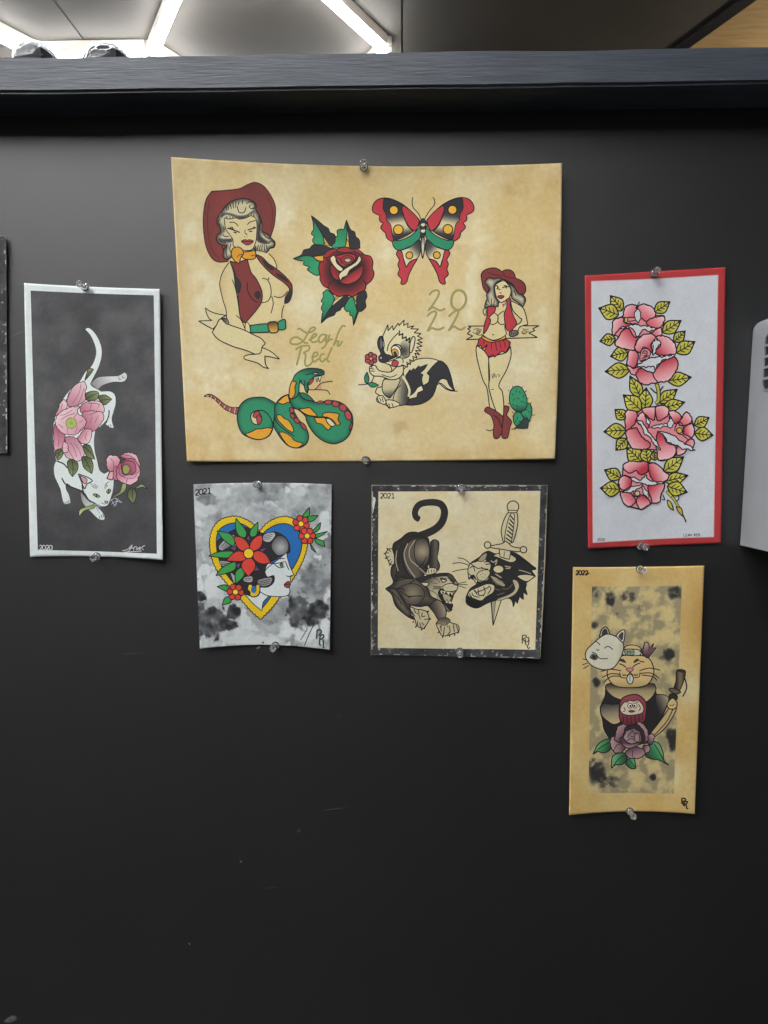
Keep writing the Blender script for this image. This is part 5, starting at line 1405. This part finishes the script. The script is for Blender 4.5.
# ------------------------------------------------------------------ white wall unit with side vents
def wall_unit():
    DEP = 0.105
    q = on_wall([(753.0, 321), (925, 318), (938, 552), (739.5, 545)], 0.0)
    c = q.mean(0)
    base = (c[0], 0.0, q[2][2])
    t = thing('wall_unit', 'off-white plastic wall unit with slatted side vent beside the red bordered sheet', 'dispenser', base)
    bm = bmesh.new()
    fr = [Vector(p_) - Vector(base) for p_ in q]
    out = []
    for d_, sx in ((0.0012, 1.0), (DEP, 0.985)):
        for v in fr:
            cx_ = sum(f.x for f in fr) / 4
            out.append(bm.verts.new((cx_ + (v.x - cx_) * sx, -d_, v.z)))
    for f in ((0, 1, 2, 3), (7, 6, 5, 4), (0, 4, 5, 1), (1, 5, 6, 2), (2, 6, 7, 3), (3, 7, 4, 0)):
        bm.faces.new([out[i] for i in f])
    bmesh.ops.recalc_face_normals(bm, faces=bm.faces)
    top_e = [e for e in bm.edges if len({e.verts[0], e.verts[1]} & {out[0], out[4]}) == 2 or len({e.verts[0], e.verts[1]} & {out[1], out[5]}) == 2]
    bmesh.ops.bevel(bm, geom=top_e, offset=0.011, segments=6, affect='EDGES', profile=0.5)
    fe = [e for e in bm.edges if all(v.co.y < -DEP + 0.001 for v in e.verts)]
    bmesh.ops.bevel(bm, geom=fe, offset=0.008, segments=4, affect='EDGES', profile=0.5)
    body = bm_obj('body', bm, M['plastic'], t)
    # left side plane: between back edge (fr0..fr3) and front edge
    a0, a3 = fr[0], fr[3]
    def side_pt(d_, z, proud):
        tz = (z - a3.z) / (a0.z - a3.z)
        xb = a3.x + (a0.x - a3.x) * tz
        cx_ = sum(f.x for f in fr) / 4
        x = cx_ + (xb - cx_) * (1 + (0.985 - 1) * d_ / DEP)
        return Vector((x - proud, -d_, z))
    zt = on_wall([(762, 337)], 0.02)[0][2] - base[2]
    zb = on_wall([(762, 391)], 0.02)[0][2] - base[2]
    d0, d1 = 0.030, 0.092
    # round-ended black plate, its colour standing for shade inside the vent
    bm = bmesh.new()
    r = 0.006
    loop = []
    for (cd, cz, a_) in ((d0 + r, zt - r, 90), (d0 + r, zb + r, 180), (d1 - r, zb + r, 270), (d1 - r, zt - r, 0)):
        for k in range(5):
            an = math.radians(a_ + k * 22.5)
            loop.append((cd + r * math.cos(an), cz + r * math.sin(an)))
    A_ = [bm.verts.new(side_pt(d_, z, 0.0006)) for d_, z in loop]
    B_ = [bm.verts.new(side_pt(d_, z, -0.002)) for d_, z in loop]
    bm.faces.new(A_)
    for i in range(len(A_)):
        j = (i + 1) % len(A_)
        bm.faces.new((A_[i], A_[j], B_[j], B_[i]))
    bm_obj('vent_shade', bm, M['slot'], t)
    # rim
    bm = bmesh.new()
    o1 = [bm.verts.new(side_pt(d_, z, 0.0022)) for d_, z in loop]
    cd, cz = (d0 + d1) / 2, (zt + zb) / 2
    def grow(d_, z, g):
        v = Vector((d_ - cd, z - cz)); v = v + v.normalized() * g
        return cd + v.x, cz + v.y
    o2 = [bm.verts.new(side_pt(*grow(d_, z, 0.0022), 0.0018)) for d_, z in loop]
    o3 = [bm.verts.new(side_pt(*grow(d_, z, 0.003), -0.0005)) for d_, z in loop]
    o0 = [bm.verts.new(side_pt(d_, z, 0.0003)) for d_, z in loop]
    for i in range(len(loop)):
        j = (i + 1) % len(loop)
        for u_, v_ in ((o0, o1), (o1, o2), (o2, o3)):
            bm.faces.new((u_[i], u_[j], v_[j], v_[i]))
    bm_obj('vent_rim', bm, M['plastic'], t)
    n = 4
    for k in range(n):
        z = zt + (zb - zt) * (k + 1) / (n + 1)
        bm = bmesh.new()
        h = 0.0011
        vs = [bm.verts.new(side_pt(d_, zz, pr)) for pr in (0.0007, 0.0026) for d_, zz in ((d0 + 0.001, z - h), (d1 - 0.001, z - h), (d1 - 0.001, z + h), (d0 + 0.001, z + h))]
        for f in ((0, 1, 2, 3), (4, 7, 6, 5), (0, 4, 5, 1), (1, 5, 6, 2), (2, 6, 7, 3), (3, 7, 4, 0)):
            bm.faces.new([vs[i] for i in f])
        bm_obj('vent_slat', bm, M['plastic'], t)
wall_unit()

# ------------------------------------------------------------------ chips and scratches in the wall paint
def mark(name, x, y, rx, ry, rot, mat):
    vs = [(x, y)]
    n = 9
    for i in range(n):
        a = 2 * math.pi * i / n
        r_ = random.uniform(0.65, 1.15)
        u, v = rx * r_ * math.cos(a), ry * r_ * math.sin(a)
        vs.append((x + u * math.cos(rot) - v * math.sin(rot), y + u * math.sin(rot) + v * math.cos(rot)))
    P = on_wall(vs, 0.00025); P[1:, 1] = -0.00005
    fs = [(0, 1 + (i + 1) % n, 1 + i) for i in range(n)]
    mesh_obj(name, P, fs, mat, wall)
for (x, y, rx, ry, rot, m_) in ((339, 716.6, 1.6, 0.9, 0.2, 'scuff'), (240.7, 861.7, 1.2, 0.9, 0, 'chip'), (189.6, 944, 1.3, 0.9, 0.4, 'chip'), (299, 831, 2.4, 1.4, -0.5, 'scuff'), (11, 1019, 8, 3, -0.3, 'scuff'),
                                (485, 730, 0.8, 0.6, 0, 'scuff'), (425, 770, 0.7, 0.6, 0, 'scuff'), (258.5, 647.5, 2.6, 1.0, -0.6, 'chip'), (449, 741, 1.6, 0.5, 0.3, 'scuff')):
    mark('paint_chip', x, y, rx, ry, rot, M[m_])
for (x, y, rx, ry, rot) in ((335.5, 809, 14, 0.45, -0.14), (133, 653.6, 16, 0.4, -0.07), (14, 335, 11, 0.5, -0.38), (270, 888, 10, 0.3, -0.1)):
    mark('scratch', x, y, rx, ry, rot, M['scuff'])
